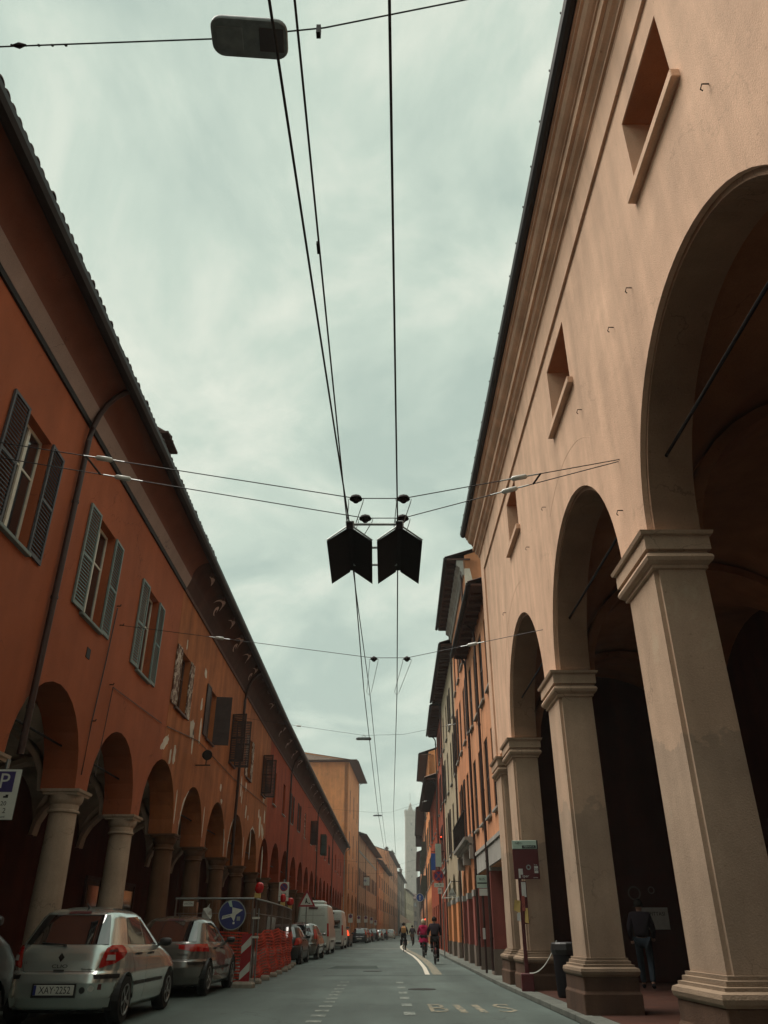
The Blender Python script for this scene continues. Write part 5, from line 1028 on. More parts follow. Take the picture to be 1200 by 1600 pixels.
bicycle('bicycle', 'most distant bicycle, brown, beyond the stop line', place(2.75, 85.5), R(-4), 'stone_dark')
rider('person in dark clothes on the most distant bicycle', place(2.75, 85.5), R(-4), 'jacket_dark', 'trousers')
bx = thing('bicycle_basket', 'brown crate on the rack of the most distant bicycle', 'crate', (2.75, 85.5, 0), R(-4)); obj('crate', MB().box(-0.2, 0.2, -0.25, 0.15, 0.76, 1.0), 'stone_dark', bx)
def walker(label, loc, rz, top, bottom, hair='hair_dark', **k):
    p = thing('person', label, 'person', loc, rz)
    J = dict(hip=(0, 0, 0.95), chest=(0, 0.03, 1.30), neck=(0, 0.05, 1.50), head=(0, 0.08, 1.62), crown=(0, 0.08, 1.67), shL=(-0.19, 0.03, 1.42), elL=(-0.25, -0.06, 1.15), haL=(-0.24, 0.10, 0.92), shR=(0.19, 0.03, 1.42), elR=(0.25, 0.06, 1.14), haR=(0.22, 0.20, 0.97),
             hpL=(-0.10, 0.0, 0.90), knL=(-0.11, 0.13, 0.50), anL=(-0.11, 0.16, 0.10), toL=(-0.12, 0.30, 0.04), hpR=(0.10, 0.0, 0.90), knR=(0.11, 0.0, 0.50), anR=(0.11, -0.24, 0.13), toR=(0.12, -0.12, 0.04))
    person(p, J, top, bottom, hair, **k); return p
walker('person in a dark jacket and jeans walking under the cream arcade past the posters', (5.75, 19.6, 0.1), R(-20), 'jacket_dark', 'jeans')
walker('person standing far down the right pavement near the small red light', (6.3, 128, 0.09), R(0), 'jacket_dark', 'trousers')
# ------------------------------------------------------------------ overhead lines
def wire(name, label, pts, r, group, mat='black', sag=0.0, parent=None):
    P = []
    for a, b in zip(pts, pts[1:]):
        n = max(2, int(abs(b[1] - a[1]) / 2)); n = min(n, 14)
        for k in range(n): t = k / n; P.append((a[0] + (b[0] - a[0]) * t, a[1] + (b[1] - a[1]) * t, a[2] + (b[2] - a[2]) * t - sag * 4 * t * (1 - t)))
    P.append(pts[-1]); o = obj(name, MB().tube(P, r, 6), mat, parent)
    return tag(o, label, 'wire', group) if label else o
ZW = 5.76
G = 'trolleybus contact wires'
wire('contact_wire', 'right hand contact wire running the length of the street', [(0.0, -5, ZW), (0.03, 2.4, ZW), (0.18, 9.0, ZW), (0.28, 16.4, ZW - 0.02), (0.42, 36, ZW + 0.1), (0.9, 64, ZW + 0.3), (2.4, 100, ZW + 0.4), (5, 160, ZW + 0.4)], 0.009, G, sag=0.03)
wire('contact_wire', 'left contact wire of the left pair, passing in front of the grey street lamp', [(-0.72, -5, ZW), (-0.64, 2.4, ZW), (-0.43, 9.0, ZW), (-0.43, 16.4, ZW - 0.02), (-0.27, 36, ZW + 0.1), (0.15, 64, ZW + 0.3), (1.5, 100, ZW + 0.4), (4.2, 160, ZW + 0.4)], 0.009, G, sag=0.03)
wire('contact_wire', 'twisted suspension rope beside the left contact wire', [(-0.42, -5, ZW + 0.3), (-0.50, 2.4, ZW + 0.02), (-0.47, 9.0, ZW + 0.03), (-0.31, 16.4, ZW), (-0.10, 36, ZW + 0.12), (0.3, 64, ZW + 0.3), (1.7, 100, ZW + 0.4)], 0.0075, G, sag=0.02)
for y, z in ((2.36, ZW + 0.03), (4.2, ZW + 0.02)): obj('rope_clamp', MB().box(-0.50 - 0.012, -0.50 + 0.012, y - 0.05, y + 0.05, z - 0.015, z + 0.015), 'iron', [o for o in C.objects if o.get('label', '').startswith('twisted suspension')][0])
def insulator(root, p, d):
    d = Vector(d).normalized(); p = Vector(p); a = p - d * 0.11; b = p + d * 0.11
    o = obj('insulator', MB().tube([a, a + d * 0.02, b - d * 0.02, b], [0.018, 0.034, 0.034, 0.018], 10), 'porcelain', root, smooth=True)
    obj('shackle', MB().tube([a - d * 0.16, a], 0.010, 5).tube([b, b + d * 0.16], 0.010, 5), 'steel', o)
def hanger(root, p, wx, wz, dy=0.55):
    x, y, z = p
    o = obj('hanger', MB().lathe([(0.03, -0.06), (0.05, -0.035), (0.05, -0.02), (0.085, -0.012), (0.07, 0.02), (0.03, 0.04), (0.012, 0.055)], 12, (x, y, z)), 'board', root, smooth=True)
    m = MB()
    for s in (-1, 1): m.tube([(x + s * 0.10, y, z - 0.01), (x + s * 0.09, y, z - 0.06), (wx + s * 0.05, y + dy, wz + 0.07), (wx, y + dy, wz + 0.01)], 0.0055, 5)
    obj('hanger_link', m, 'steel', o)
def span(label, pts, ins, hang, r=0.0065):
    o = tag(obj('span_wire', MB().tube([p for p in pts], r, 6), 'black'), label, 'wire', 'span wires crossing the street')
    for p, d in ins: insulator(o, p, d)
    for h in hang: hanger(o, *h)
    return o
def lerp(a, b, t): return tuple(p + (q - p) * t for p, q in zip(a, b))
ZA = 6.08
A = [(-6.4, 8.3, 7.0), (-0.36, 8.6, ZA), (0.25, 8.6, ZA), (3.2, 8.85, 6.83)]
B = [(-6.4, 8.7, 7.0), (-0.25, 9.1, ZA - 0.02), (0.25, 9.1, ZA - 0.02), (3.2, 8.9, 6.83)]
span('upper of the two span wires holding the black boards', A, [(lerp(A[0], A[1], 0.46), Vector(A[1]) - Vector(A[0])), (lerp(A[2], A[3], 0.52), Vector(A[3]) - Vector(A[2]))], [((-0.36, 8.6, ZA), -0.44, ZW, 0.35), ((0.25, 8.6, ZA), 0.18, ZW, 0.35)])
o = span('lower of the two span wires holding the black boards', B, [(lerp(B[0], B[1], 0.47), Vector(B[1]) - Vector(B[0])), (lerp(B[2], B[3], 0.49), Vector(B[3]) - Vector(B[2]))], [((-0.25, 9.1, ZA - 0.02), -0.42, ZW, 0.4), ((0.25, 9.1, ZA - 0.02), 0.19, ZW, 0.4)])
obj('spreader_bar', MB().tube([lerp(A[2], A[3], 0.62), lerp(B[2], B[3], 0.60)], 0.014, 6), 'iron', o)
obj('spreader_bar', MB().tube([lerp(A[0], A[1], 0.42), lerp(B[0], B[1], 0.42)], 0.014, 6), 'iron', o)
Bp = [(-6.4, 17.71, 7.72), (-0.25, 16.3, 6.45), (0.50, 16.3, 6.45), (3.2, 14.7, 6.42 + 0.1)]
span('span wire with insulators over the second pair of hangers', Bp, [(lerp(Bp[0], Bp[1], 0.42), Vector(Bp[1]) - Vector(Bp[0])), (lerp(Bp[2], Bp[3], 0.5), Vector(Bp[3]) - Vector(Bp[2]))], [((-0.22, 16.3, 6.43), -0.43 + 0.1, ZW, 0.5), ((0.50, 16.3, 6.43), 0.28, ZW, 0.5)])
Cp = [(-6.4, 36, 9.9), (-0.9, 35.7, 9.05), (0.9, 35.7, 9.1), (3.6, 36, 9.7)]
span('span wire carrying the second street lamp', Cp, [(lerp(Cp[0], Cp[1], 0.45), (1, 0, -0.1)), (lerp(Cp[2], Cp[3], 0.8), (1, 0, 0.2))], [])
Dp = [(-5.9, 63, 9.6), (-0.5, 64, 9.35), (0.6, 64, 9.4), (4.1, 63.5, 10.4)]
span('span wire carrying the third, most distant street lamp', Dp, [(lerp(Dp[2], Dp[3], 0.75), (1, 0, 0.25))], [((-0.05, 62, 6.4), 0.1, 6.06, 0.5), ((0.9, 62, 6.4), 0.85, 6.06, 0.5)] and [])
Ep = [(-5.9, 78, 7.2), (0.2, 77, 6.55), (1.2, 77, 6.55), (4.3, 78, 7.4)]
span('far span wire with two dark hangers before the tower', Ep, [], [((0.2, 77, 6.53), 0.4, 6.1, 0.6), ((1.4, 77, 6.55), 1.35, 6.1, 0.6)])
Fp = [(-5.7, 95, 7.0), (1.5, 95, 6.9), (4.9, 96, 7.6)]; span('faint wire crossing low before the tall orange block', Fp, [], [])
Zp_ = [(-6.4, 4.6, 8.9), (-1.6, 4.2, 8.5), (-0.55, 4.1, 8.5), (3.22, 3.6, 8.9)]
zo = span('high span wire carrying the nearest street lamp', Zp_, [], [], 0.008)
obj('insulator', MB().tube([(-3.56, 4.36, 8.67), (-3.50, 4.36, 8.67), (-3.44, 4.35, 8.66)], [0.012, 0.03, 0.012], 8), 'board', zo)
m = MB()
for k in range(9): x = -4.1 + 0.13 * k; m.lathe([(0.004, -0.018), (0.016, 0), (0.004, 0.018)], 6, (x, 4.37, 8.69))
obj('wire_knot', m, 'board', zo)
obj('junction_clamp', MB().box(-0.62, -0.58, 4.08, 4.14, 8.40, 8.52), 'iron', zo)
# black folded boards under the wires
def board_unit(label, cx, tilt):
    root = thing('wire_guard_board', label, 'board', (cx, 8.62, 5.65), R(tilt), 'black guard boards hanging over the street')
    w, d, L_, t = 0.283, 0.185, 1.32, 0.012; m = MB()
    for s in (-1, 1):
        P = [(0.03 * s, 0.0), (w * s, -d)]; Q = [(w * s, -d + t), (0.03 * s, t)]
        m.extr([], 0, 0) if False else None
        vs = [(x, 0.0, z) for x, z in P + Q] + [(x, L_, z) for x, z in P + Q]; m.add(vs, [(0, 1, 2, 3), (4, 7, 6, 5), (0, 4, 5, 1), (1, 5, 6, 2), (2, 6, 7, 3), (3, 7, 4, 0)])
    m.box(-0.045, 0.045, 0.0, L_ - 0.02, 0.012, 0.024)
    obj('folded_board', m, 'board', root)
    e = MB()
    for s in (-1, 1): e.tube([(0.045 * s, -0.012, 0.10), (0.045 * s, -0.012, 0.02), (w * s, -0.012, -d + 0.02)], 0.011, 6)
    e.tube([(-0.045, -0.012, 0.10), (0.045, -0.012, 0.10)], 0.011, 6); obj('front_rim', e, 'steel', root)
    obj('hanger_plate', MB().box(-0.04, 0.04, -0.008, 0.03, 0.0, 0.10), 'board', root)
    return root
board_unit('left one of the two black folded guard boards over the contact wires', -0.43, 0.6)
board_unit('right one of the two black folded guard boards over the contact wires', 0.195, -0.2)
tb = thing('tie_bars', 'grey metal bars joining the two black guard boards', 'bars', (-0.12, 8.62, 5.67))
for y, z, x in ((0.03, 0.06, 0.30), (0.62, 0.02, 0.30), (1.08, -0.02, 0.30)): obj('bar', MB().tube([(-x, y, z), (x, y, z)], 0.017, 8), 'steel', tb)
# street lamps hanging from the span wires
def lamp(label, loc, rz, tilt=0.0):
    root = thing('street_lamp', label, 'street lamp', loc, rz, 'street lamps hanging over the road')
    w, l, r = 0.345, 0.175, 0.10; P = []
    for cx, cy, a0 in ((w - r, l - r, 0), (-w + r, l - r, 90), (-w + r, -l + r, 180), (w - r, -l + r, 270)):
        for k in range(6): a = R(a0 + 18 * k); P.append((cx + r * math.cos(a), cy + r * math.sin(a)))
    n = len(P); m = MB(); rows = [(0.97, 0), (1, 0.015), (0.99, 0.045), (0.9, 0.075), (0.5, 0.09)]; vs = [(x * s, y * s, z) for s, z in rows for x, y in P]
    m.add(vs, [(i * n + k, i * n + (k + 1) % n, (i + 1) * n + (k + 1) % n, (i + 1) * n + k) for i in range(4) for k in range(n)] + [tuple(range(n))[::-1], tuple(4 * n + k for k in range(n))])
    obj('housing', m, 'lamp_grey', root, smooth=True)
    obj('lens', MB().box(-0.30, -0.06, -0.10, 0.10, -0.012, 0.002), 'lamp_grey', root, bevel=0.004); obj('lens', MB().box(0.09, 0.31, -0.11, 0.10, -0.012, 0.002), 'lamp_lens', root, bevel=0.004)
    obj('hanger', MB().tube([(-0.12, 0, 0.08), (-0.06, 0, 0.15), (0.0, 0, 0.17), (0.06, 0, 0.15), (0.12, 0, 0.08)], 0.009, 6).tube([(0, 0, 0.16), (0, 0, 0.24)], 0.012, 6).box(0.03, 0.09, -0.02, 0.02, 0.085, 0.11), 'steel', root)
    return root
lamp('grey flat street lamp nearest the camera at the top of the photo', (-1.22, 4.10, 8.32), R(4))
lamp('small street lamp hanging on the second high span wire', (-0.92, 35.6, 8.85), 0)
lamp('tiny street lamp hanging far down the street', (-0.5, 63.9, 9.1), 0)

# ------------------------------------------------------------------ signs; front faces -y
def disc(m, r, y0, y1, c=(0, 0), n=28): return m.sweepy([(c[0] + r * math.cos(2 * math.pi * k / n), c[1] + r * math.sin(2 * math.pi * k / n)) for k in range(n)], y0, y1)
def ring(m, r0, r1, y0, y1, c=(0, 0), n=28):
    for k in range(n):
        a, b = 2 * math.pi * k / n, 2 * math.pi * (k + 1) / n; q = [(r0, a), (r1, a), (r1, b), (r0, b)]
        m.add([(c[0] + r * math.cos(t), y0, c[1] + r * math.sin(t)) for r, t in q] + [(c[0] + r * math.cos(t), y1, c[1] + r * math.sin(t)) for r, t in q], [(0, 1, 2, 3), (0, 4, 5, 1), (2, 6, 7, 3)])
    return m
def post(root, h, x=0, y=0.05, r=0.03, mat='steel'): return obj('post', MB().tube([(x, y, 0), (x, y, h)], r, 10), mat, root, smooth=True)
s = thing('parking_sign', 'parking sign with a big P at the left edge of the photo', 'sign', (-5.63, 11.9, 0.12), R(4)); post(s, 3.35)
p = obj('panel', MB().box(-0.26, 0.25, -0.01, 0.01, 2.50, 3.20), 'sign_white', s, bevel=0.004)
obj('panel_edge', MB().box(-0.268, 0.258, 0.0, 0.012, 2.492, 3.208), 'iron', p)
obj('blue_square', MB().box(-0.13, 0.17, -0.013, -0.0105, 2.88, 3.17), 'sign_violet', p)
text('letter', 'P', 0.30, 'sign_white', p, (0.03, -0.015, 3.025)); text('lettering', '8-20', 0.085, 'ink', p, (0.05, -0.012, 2.72)); text('lettering', 'ore 2', 0.10, 'ink', p, (0.03, -0.012, 2.62)); text('lettering', 'h 0-24 tutti', 0.05, 'ink', p, (0.03, -0.012, 2.54))
obj('emblem', MB().box(-0.10, -0.04, -0.012, -0.0105, 2.80, 2.825).box(0.06, 0.13, -0.012, -0.0105, 2.80, 2.825).box(0.09, 0.13, -0.012, -0.0105, 2.825, 2.845), 'ink', p)
def noparking(label, loc, h, sc=1.0, lines=True, pm='steel', rz=0, group='no parking signs'):
    s = thing('no_parking_sign', label, 'sign', loc, rz, group); post(s, h + 0.1 * sc)
    p = obj('panel', MB().box(-0.20 * sc, 0.20 * sc, -0.01, 0.01, h - 0.68 * sc, h), 'sign_white', s, bevel=0.004)
    obj('blue_disc', disc(MB(), 0.15 * sc, -0.013, -0.011, (0, h - 0.18 * sc)), 'sign_violet', p)
    m = ring(MB(), 0.12 * sc, 0.155 * sc, -0.0165, -0.014, (0, h - 0.18 * sc)); a = 0.11 * sc; t = 0.016 * sc; c = h - 0.18 * sc
    m.sweepy([(-a + t, c + a - 0.02), (-a, c + a - 0.02 - t), (a - t, c - a), (a, c - a + t)], -0.0165, -0.014); obj('red_ring', m, 'sign_red', p)
    if lines:
        text('lettering', '0-24', 0.12 * sc, 'ink', p, (0, -0.0115, h - 0.43 * sc)); obj('plate_gap', MB().box(-0.2 * sc, 0.2 * sc, -0.0115, -0.0102, h - 0.515 * sc, h - 0.505 * sc), 'ink', p); text('lettering', 'ZONA', 0.08 * sc, 'ink', p, (0, -0.0115, h - 0.59 * sc))
    return s
noparking('white no parking sign standing behind the orange netting', (-3.62, 31.0, 0.0), 2.78, 0.9)
# warning triangle
s = thing('warning_sign', 'white and red warning triangle above the first white van', 'sign', (-3.85, 43.0, 0.0), R(0)); post(s, 2.5)
def tri(r, c=2.55): return [(r * math.cos(R(90 + 120 * k)), c + r * math.sin(R(90 + 120 * k))) for k in range(3)]
p = obj('panel', MB().sweepy(tri(0.52), -0.005, 0.01), 'sign_red', s); obj('white_field', MB().sweepy(tri(0.36), -0.008, -0.0055), 'sign_white', p)
obj('digging_figure', disc(MB(), 0.035, -0.012, -0.009, (-0.02, 2.63), 10).sweepy([(-0.05, 2.60), (0.0, 2.60), (0.03, 2.52), (0.10, 2.44), (0.03, 2.44), (0, 2.49), (-0.03, 2.44), (-0.08, 2.44)], -0.012, -0.009).sweepy([(0.08, 2.42), (0.19, 2.42), (0.14, 2.48)], -0.012, -0.009), 'ink', p)
# far left signs
for i, (x, y, h, lab) in enumerate(((-3.85, 100, 4.3, 'small no parking sign at the corner of the tall orange block'), (-3.6, 124, 4.5, 'first of two no parking signs on the tall orange block'), (-2.75, 131, 4.6, 'second of two no parking signs on the tall orange block'), (-2.1, 146, 4.6, 'no parking sign in front of the beige arcade'), (-1.7, 171, 4.5, 'stacked white and blue plate near the orange corner house'))):
    noparking(lab, (x, y, 0), h - 1.3, 1.3, False)
s = thing('lamp_sign', 'white square box lamp fixed high on the beige arcade front', 'sign', (-3.35, 152, 0), 0)
obj('box', MB().box(-0.75, 0.75, -0.12, 0.12, 8.4, 9.7), 'sign_white', s, bevel=0.05); obj('arm', MB().tube([(-1.2, 0, 9.9), (0.8, 0, 9.9)], 0.04, 6), 'iron', s); text('symbol', '+', 1.2, 'sign_blue', s, (0, -0.125, 9.1))
# bus stop, right
s = thing('bus_stop', 'tall dark red bus stop panel on a post in front of the third pier', 'bus stop', (3.06, 19.2, 0.0), R(-6))
obj('post', MB().box(-0.04, 0.04, 0.0, 0.07, 0, 2.4), 'stop_red', s); obj('foot', MB().box(-0.13, 0.13, -0.1, 0.16, 0, 0.42), 'stop_red', s, bevel=0.012)
p = obj('panel', MB().box(-0.12, 0.45, -0.04, 0.02, 2.24, 2.86), 'stop_red', s, bevel=0.006); hd = obj('header', MB().box(-0.12, 0.43, -0.045, 0.015, 2.862, 3.04), 'stop_green', s, bevel=0.004)
obj('header_side', MB().box(0.432, 0.46, -0.04, 0.015, 2.862, 3.04), 'ink', s)
text('lettering', '~o~', 0.09, 'ink', hd, (0.02, -0.047, 2.99)); obj('stop_name', MB().box(0.10, 0.41, -0.048, -0.0455, 2.875, 2.935), 'ink', hd); text('lettering', 'FERMATA', 0.055, 'stop_green', hd, (0.255, -0.050, 2.905))
text('lettering', 'tper', 0.085, 'paper', p, (0.13, -0.042, 2.30), ex=0.002); obj('operator_mark', MB().box(-0.02, 0.075, -0.044, -0.041, 2.33, 2.45).box(-0.02, 0.02, -0.044, -0.041, 2.26, 2.33), 'paper', p)
obj('time_plate', MB().box(0.335, 0.42, -0.044, -0.041, 2.36, 2.50), 'paper', p); text('lettering', '20', 0.08, 'ink', p, (0.378, -0.046, 2.43)); text('lettering', 'linea', 0.04, 'paper', p, (0.37, -0.043, 2.53)); text('lettering', 'centro', 0.04, 'paper', p, (0.35, -0.043, 2.27))
obj('seal', ring(MB(), 0.03, 0.055, -0.044, -0.041, (0.21, 2.48), 16), 'steel', p)
obj('timetable_case', MB().box(0.0, 0.13, -0.03, 0.03, 1.35, 2.2), 'stop_red', s, bevel=0.004); obj('timetable', MB().box(0.015, 0.115, -0.034, -0.031, 1.88, 2.18), 'paper', s)
obj('leaflet', MB().add([(-0.19, -0.035, 1.62), (-0.05, -0.045, 1.57), (-0.03, -0.045, 1.80), (-0.15, -0.05, 1.83)], [(0, 1, 2, 3)]), 'yellow', s, label='yellow leaflet'); obj('leaflet', MB().add([(-0.13, -0.035, 1.42), (-0.05, -0.045, 1.40), (-0.05, -0.045, 1.58), (-0.12, -0.04, 1.56)], [(0, 1, 2, 3)]), 'paper', s, label='white leaflet')
obj('leaflet', MB().add([(0.04, -0.035, 1.38), (0.12, -0.045, 1.36), (0.12, -0.045, 1.66), (0.06, -0.04, 1.66)], [(0, 1, 2, 3)]), 'yellow', s, label='long yellow leaflet'); obj('leaflet', MB().add([(0.0, -0.036, 1.6), (0.07, -0.045, 1.6), (0.07, -0.045, 1.9), (0.0, -0.04, 1.9)], [(0, 1, 2, 3)]), 'pink_red', s, label='pink leaflet')
t = thing('litter_bin', 'black litter bin with a bin liner under the cream arcade behind the bus stop', 'bin', (3.55, 17.4, 0.09)); obj('bin_body', MB().lathe([(0.20, 0.0), (0.22, 0.05), (0.25, 0.85), (0.25, 0.88), (0.21, 0.90)], 18), 'bag_black', t, smooth=True)
obj('liner', MB().lathe([(0.255, 0.72), (0.28, 0.80), (0.265, 0.90), (0.24, 0.93), (0.20, 0.90), (0.1, 0.86)], 15), 'plastic', t); obj('sticker', disc(MB(), 0.08, -0.262, -0.258, (0.04, 0.55), 12), 'steel', t)
tp = []
for k in range(13): u = k / 12; tp.append((3.10 + 0.32 * u, 19.1 - 1.6 * u, 0.42 + 0.62 * u ** 2.1))
m = MB(); m.add([(x, y, z) for x, y, z in tp] + [(x, y, z + 0.02) for x, y, z in tp], [(k, k + 1, 14 + k, 13 + k) for k in range(12)]); tag(obj('barrier_tape', m, 'sign_white'), 'pale strip of tape hanging between the bus stop foot and the black bin', 'tape')
# small green stop sign further on
s = thing('stop_sign_plate', 'small pale green stop sign on a slim post in front of the pink red piers', 'sign', (3.12, 27.2, 0.0), R(-4)); post(s, 2.75, 0, 0.03, 0.035, 'pipe')
p = obj('panel', MB().box(-0.17, 0.17, -0.01, 0.01, 2.42, 2.78), 'stop_green', s, bevel=0.004); obj('lower_panel', MB().box(-0.10, 0.18, -0.012, 0.008, 2.20, 2.40), 'sign_white', s, bevel=0.004); obj('stripe', MB().box(-0.15, 0.15, -0.013, -0.0105, 2.54, 2.58), 'ink', p); text('lettering', 'BUS', 0.10, 'ink', p, (0, -0.012, 2.67)); obj('sticker', MB().box(-0.06, 0.02, -0.03, -0.006, 1.0, 1.3), 'paper', s)
# no stopping sign with plates, blue banner, blue arrow, traffic light
s = thing('no_stopping_sign', 'round no stopping sign with two white plates below it on the right', 'sign', (2.95, 46, 0)); post(s, 4.2, 0.2, 0.05)
obj('blue_disc', disc(MB(), 0.27, -0.01, 0.01, (0, 3.85)), 'sign_violet', s); m = ring(MB(), 0.22, 0.29, -0.014, -0.011, (0, 3.85))
for sg in (-1, 1): m.sweepy([(-0.18 * sg, 4.01), (-0.14 * sg, 4.05), (0.18 * sg, 3.69), (0.14 * sg, 3.65)], -0.014 - 0.001 * (sg > 0), -0.011)
obj('red_cross', m, 'sign_red', s); obj('plate', MB().box(-0.25, 0.27, -0.01, 0.01, 3.30, 3.50), 'sign_white', s); obj('plate', MB().box(-0.06, 0.14, -0.01, 0.01, 2.98, 3.26), 'sign_white', s); text('arrow', '<->', 0.2, 'ink', s, (0, -0.012, 3.40)); text('lettering', '24', 0.14, 'ink', s, (0.04, -0.012, 3.12))
s = thing('blue_banner', 'pale blue narrow shop sign projecting from the brick red house', 'sign', (3.35, 52.5, 0)); obj('panel', MB().box(-0.14, 0.22, -0.04, 0.04, 4.75, 6.05), 'stop_green', s); obj('panel', MB().box(-0.42, -0.15, -0.03, 0.03, 4.55, 5.5), 'sign_bright_blue', s); obj('arm', MB().tube([(-0.4, 0, 5.6), (0.6, 0, 5.6)], 0.02, 6), 'iron', s)
s = thing('one_way_sign', 'round blue sign with a white arrow pointing up', 'sign', (2.75, 66, 0)); post(s, 3.9, 0.5, 0.05); obj('arm', MB().tube([(0, 0.03, 3.45), (0.5, 0.03, 3.45)], 0.02, 6), 'steel', s)
obj('disc', disc(MB(), 0.27, -0.01, 0.01, (0, 3.5)), 'sign_bright_blue', s); ring_ = obj('rim', ring(MB(), 0.265, 0.29, -0.013, 0.012, (0, 3.5)), 'sign_white', s); obj('arrow', MB().sweepy([(-0.03, 3.32), (0.03, 3.32), (0.03, 3.53), (0.10, 3.53), (0, 3.68), (-0.10, 3.53), (-0.03, 3.53)], -0.014, -0.0105), 'sign_white', s)
s = thing('signal_lamp', 'small lit red signal lamp on the brick red wall', 'light', (3.55, 51.8, 0)); obj('case', MB().box(-0.08, 0.08, -0.06, 0.1, 6.2, 6.5), 'iron', s); obj('lens', MB().lathe([(0.05, 0), (0.03, 0.03)], 12, (0, 0, 0)), 'tail_lit', s, (0, -0.065, 6.38), (R(90), 0, 0))
s = thing('traffic_light', 'small traffic light showing red far down the street on the right', 'traffic light', (5.3, 112, 0)); post(s, 2.6, 0, 0.1, 0.05); obj('case', MB().box(-0.14, 0.14, -0.1, 0.1, 1.9, 2.8), 'iron', s, bevel=0.02); obj('lens', MB().lathe([(0.11, 0), (0.06, 0.05)], 14), 'tail_lit', s, (0, -0.105, 2.6), (R(90), 0, 0))
s = thing('shop_awning', 'folded white and grey shop sign frame leaning out from the red wall on the right', 'awning', (3.15, 41.5, 0)); obj('frame', MB().tube([(-0.35, 0, 2.62), (0.45, 0, 2.66), (0.1, 0, 3.35), (-0.35, 0, 2.62)], 0.03, 6), 'sign_white', s); obj('panel', MB().sweepy([(-0.1, 2.7), (0.35, 2.7), (0.15, 3.1)], -0.02, 0.02), 'sign_white', s); text('lettering', 'BAR', 0.15, 'ink', s, (0.13, -0.022, 2.8)); obj('arm', MB().tube([(0.1, 0, 3.35), (0.6, 0, 3.35)], 0.02, 6), 'iron', s)
s = thing('market_canopy', 'cream canvas canopy at the far end of the street', 'canopy', (3.9, 190, 0)); obj('canvas', MB().add([(-0.4, 0, 4.6), (2.4, 0, 2.9), (2.4, 3, 2.9), (-0.4, 3, 4.6), (-0.4, 0, 2.9), (-0.4, 3, 2.9)], [(0, 1, 2, 3), (0, 4, 1), (3, 2, 5)]), 'awning', s)
for x in (-0.3, 2.3): obj('pole', MB().tube([(x, 0.1, 0), (x, 0.1, 3.2 if x > 0 else 9)], 0.05, 6), 'sign_white', s)
# spot lamp on the peeling wall
s = thing('wall_spotlight', 'dark round spotlight on a bracket fixed to the peeling ochre wall', 'lamp', (-6.4, 27.1, 6.15), R(0)); obj('bracket', MB().box(0, 0.5, -0.03, 0.03, 0, 0.03).tube([(0.35, 0, 0.02), (0.35, 0, 0.2)], 0.02, 6), 'iron', s)
obj('lamp_head', MB().lathe([(0.06, -0.14), (0.15, -0.08), (0.17, 0.10), (0.15, 0.12)], 16), 'iron', s, (0.35, 0.0, 0.35), (R(100), 0, R(25)), smooth=True)

# ------------------------------------------------------------------ road works on the left
def panel(label, P0, P1, h=2.0, first=True):
    d = Vector((P1[0] - P0[0], P1[1] - P0[1])); L = d.length; s = thing('site_fence', label, 'fence', (P0[0], P0[1], 0), math.atan2(d.y, d.x), 'steel fence panels round the road works')
    obj('top_rail', MB().tube([(0, 0, h), (L, 0, h)], 0.022, 8), 'steel', s); obj('bottom_rail', MB().tube([(0, 0, 0.18), (L, 0, 0.18)], 0.02, 8), 'fence_steel', s); obj('middle_rail', MB().tube([(0, 0, h * 0.82), (L, 0, h * 0.82)], 0.010, 6), 'fence_steel', s)
    for x in (0.03, L - 0.03): obj('upright', MB().tube([(x, 0, 0.05), (x, 0, h)], 0.022, 8), 'fence_steel', s)
    m = MB(); n = int(L / 0.12)
    for k in range(1, n): x = L * k / n; m.box(x - 0.0025, x + 0.0025, -0.0025, 0.0025, 0.18, h)
    w = obj('wire_mesh', m, 'fence_steel', s); w['kind'] = 'stuff'
    return s
fp = panel('steel fence panel facing the camera behind the grey hatchback', (-5.7, 23.6), (-3.55, 23.6)); 
fl = [(-3.5, 23.7), (-3.52, 27.2), (-3.58, 30.7), (-3.70, 34.2), (-3.86, 36.3)]
for i, (a, b) in enumerate(zip(fl, fl[1:])): panel(('first', 'second', 'third', 'last')[i] + ' steel fence panel along the kerbside of the road works', a, b)
for i, (x, y) in enumerate([(-3.45, 23.7), (-3.45, 25.4), (-3.46, 27.2), (-3.5, 28.9), (-3.52, 30.7), (-3.58, 32.4), (-3.66, 34.2), (-3.8, 36.2)]):
    t = thing('fence_foot', 'concrete foot block under the fence, %s from the striped board' % ('first second third fourth fifth sixth seventh last'.split()[i]), 'block', (x, y, 0), R(random.uniform(-12, 12)), 'concrete feet of the site fence')
    obj('block', MB().sqring([(0, 0), (0, 0.07), (-0.03, 0.12)], -0.2, 0.22, -0.11, 0.11), 'concrete', t, bevel=0.01)
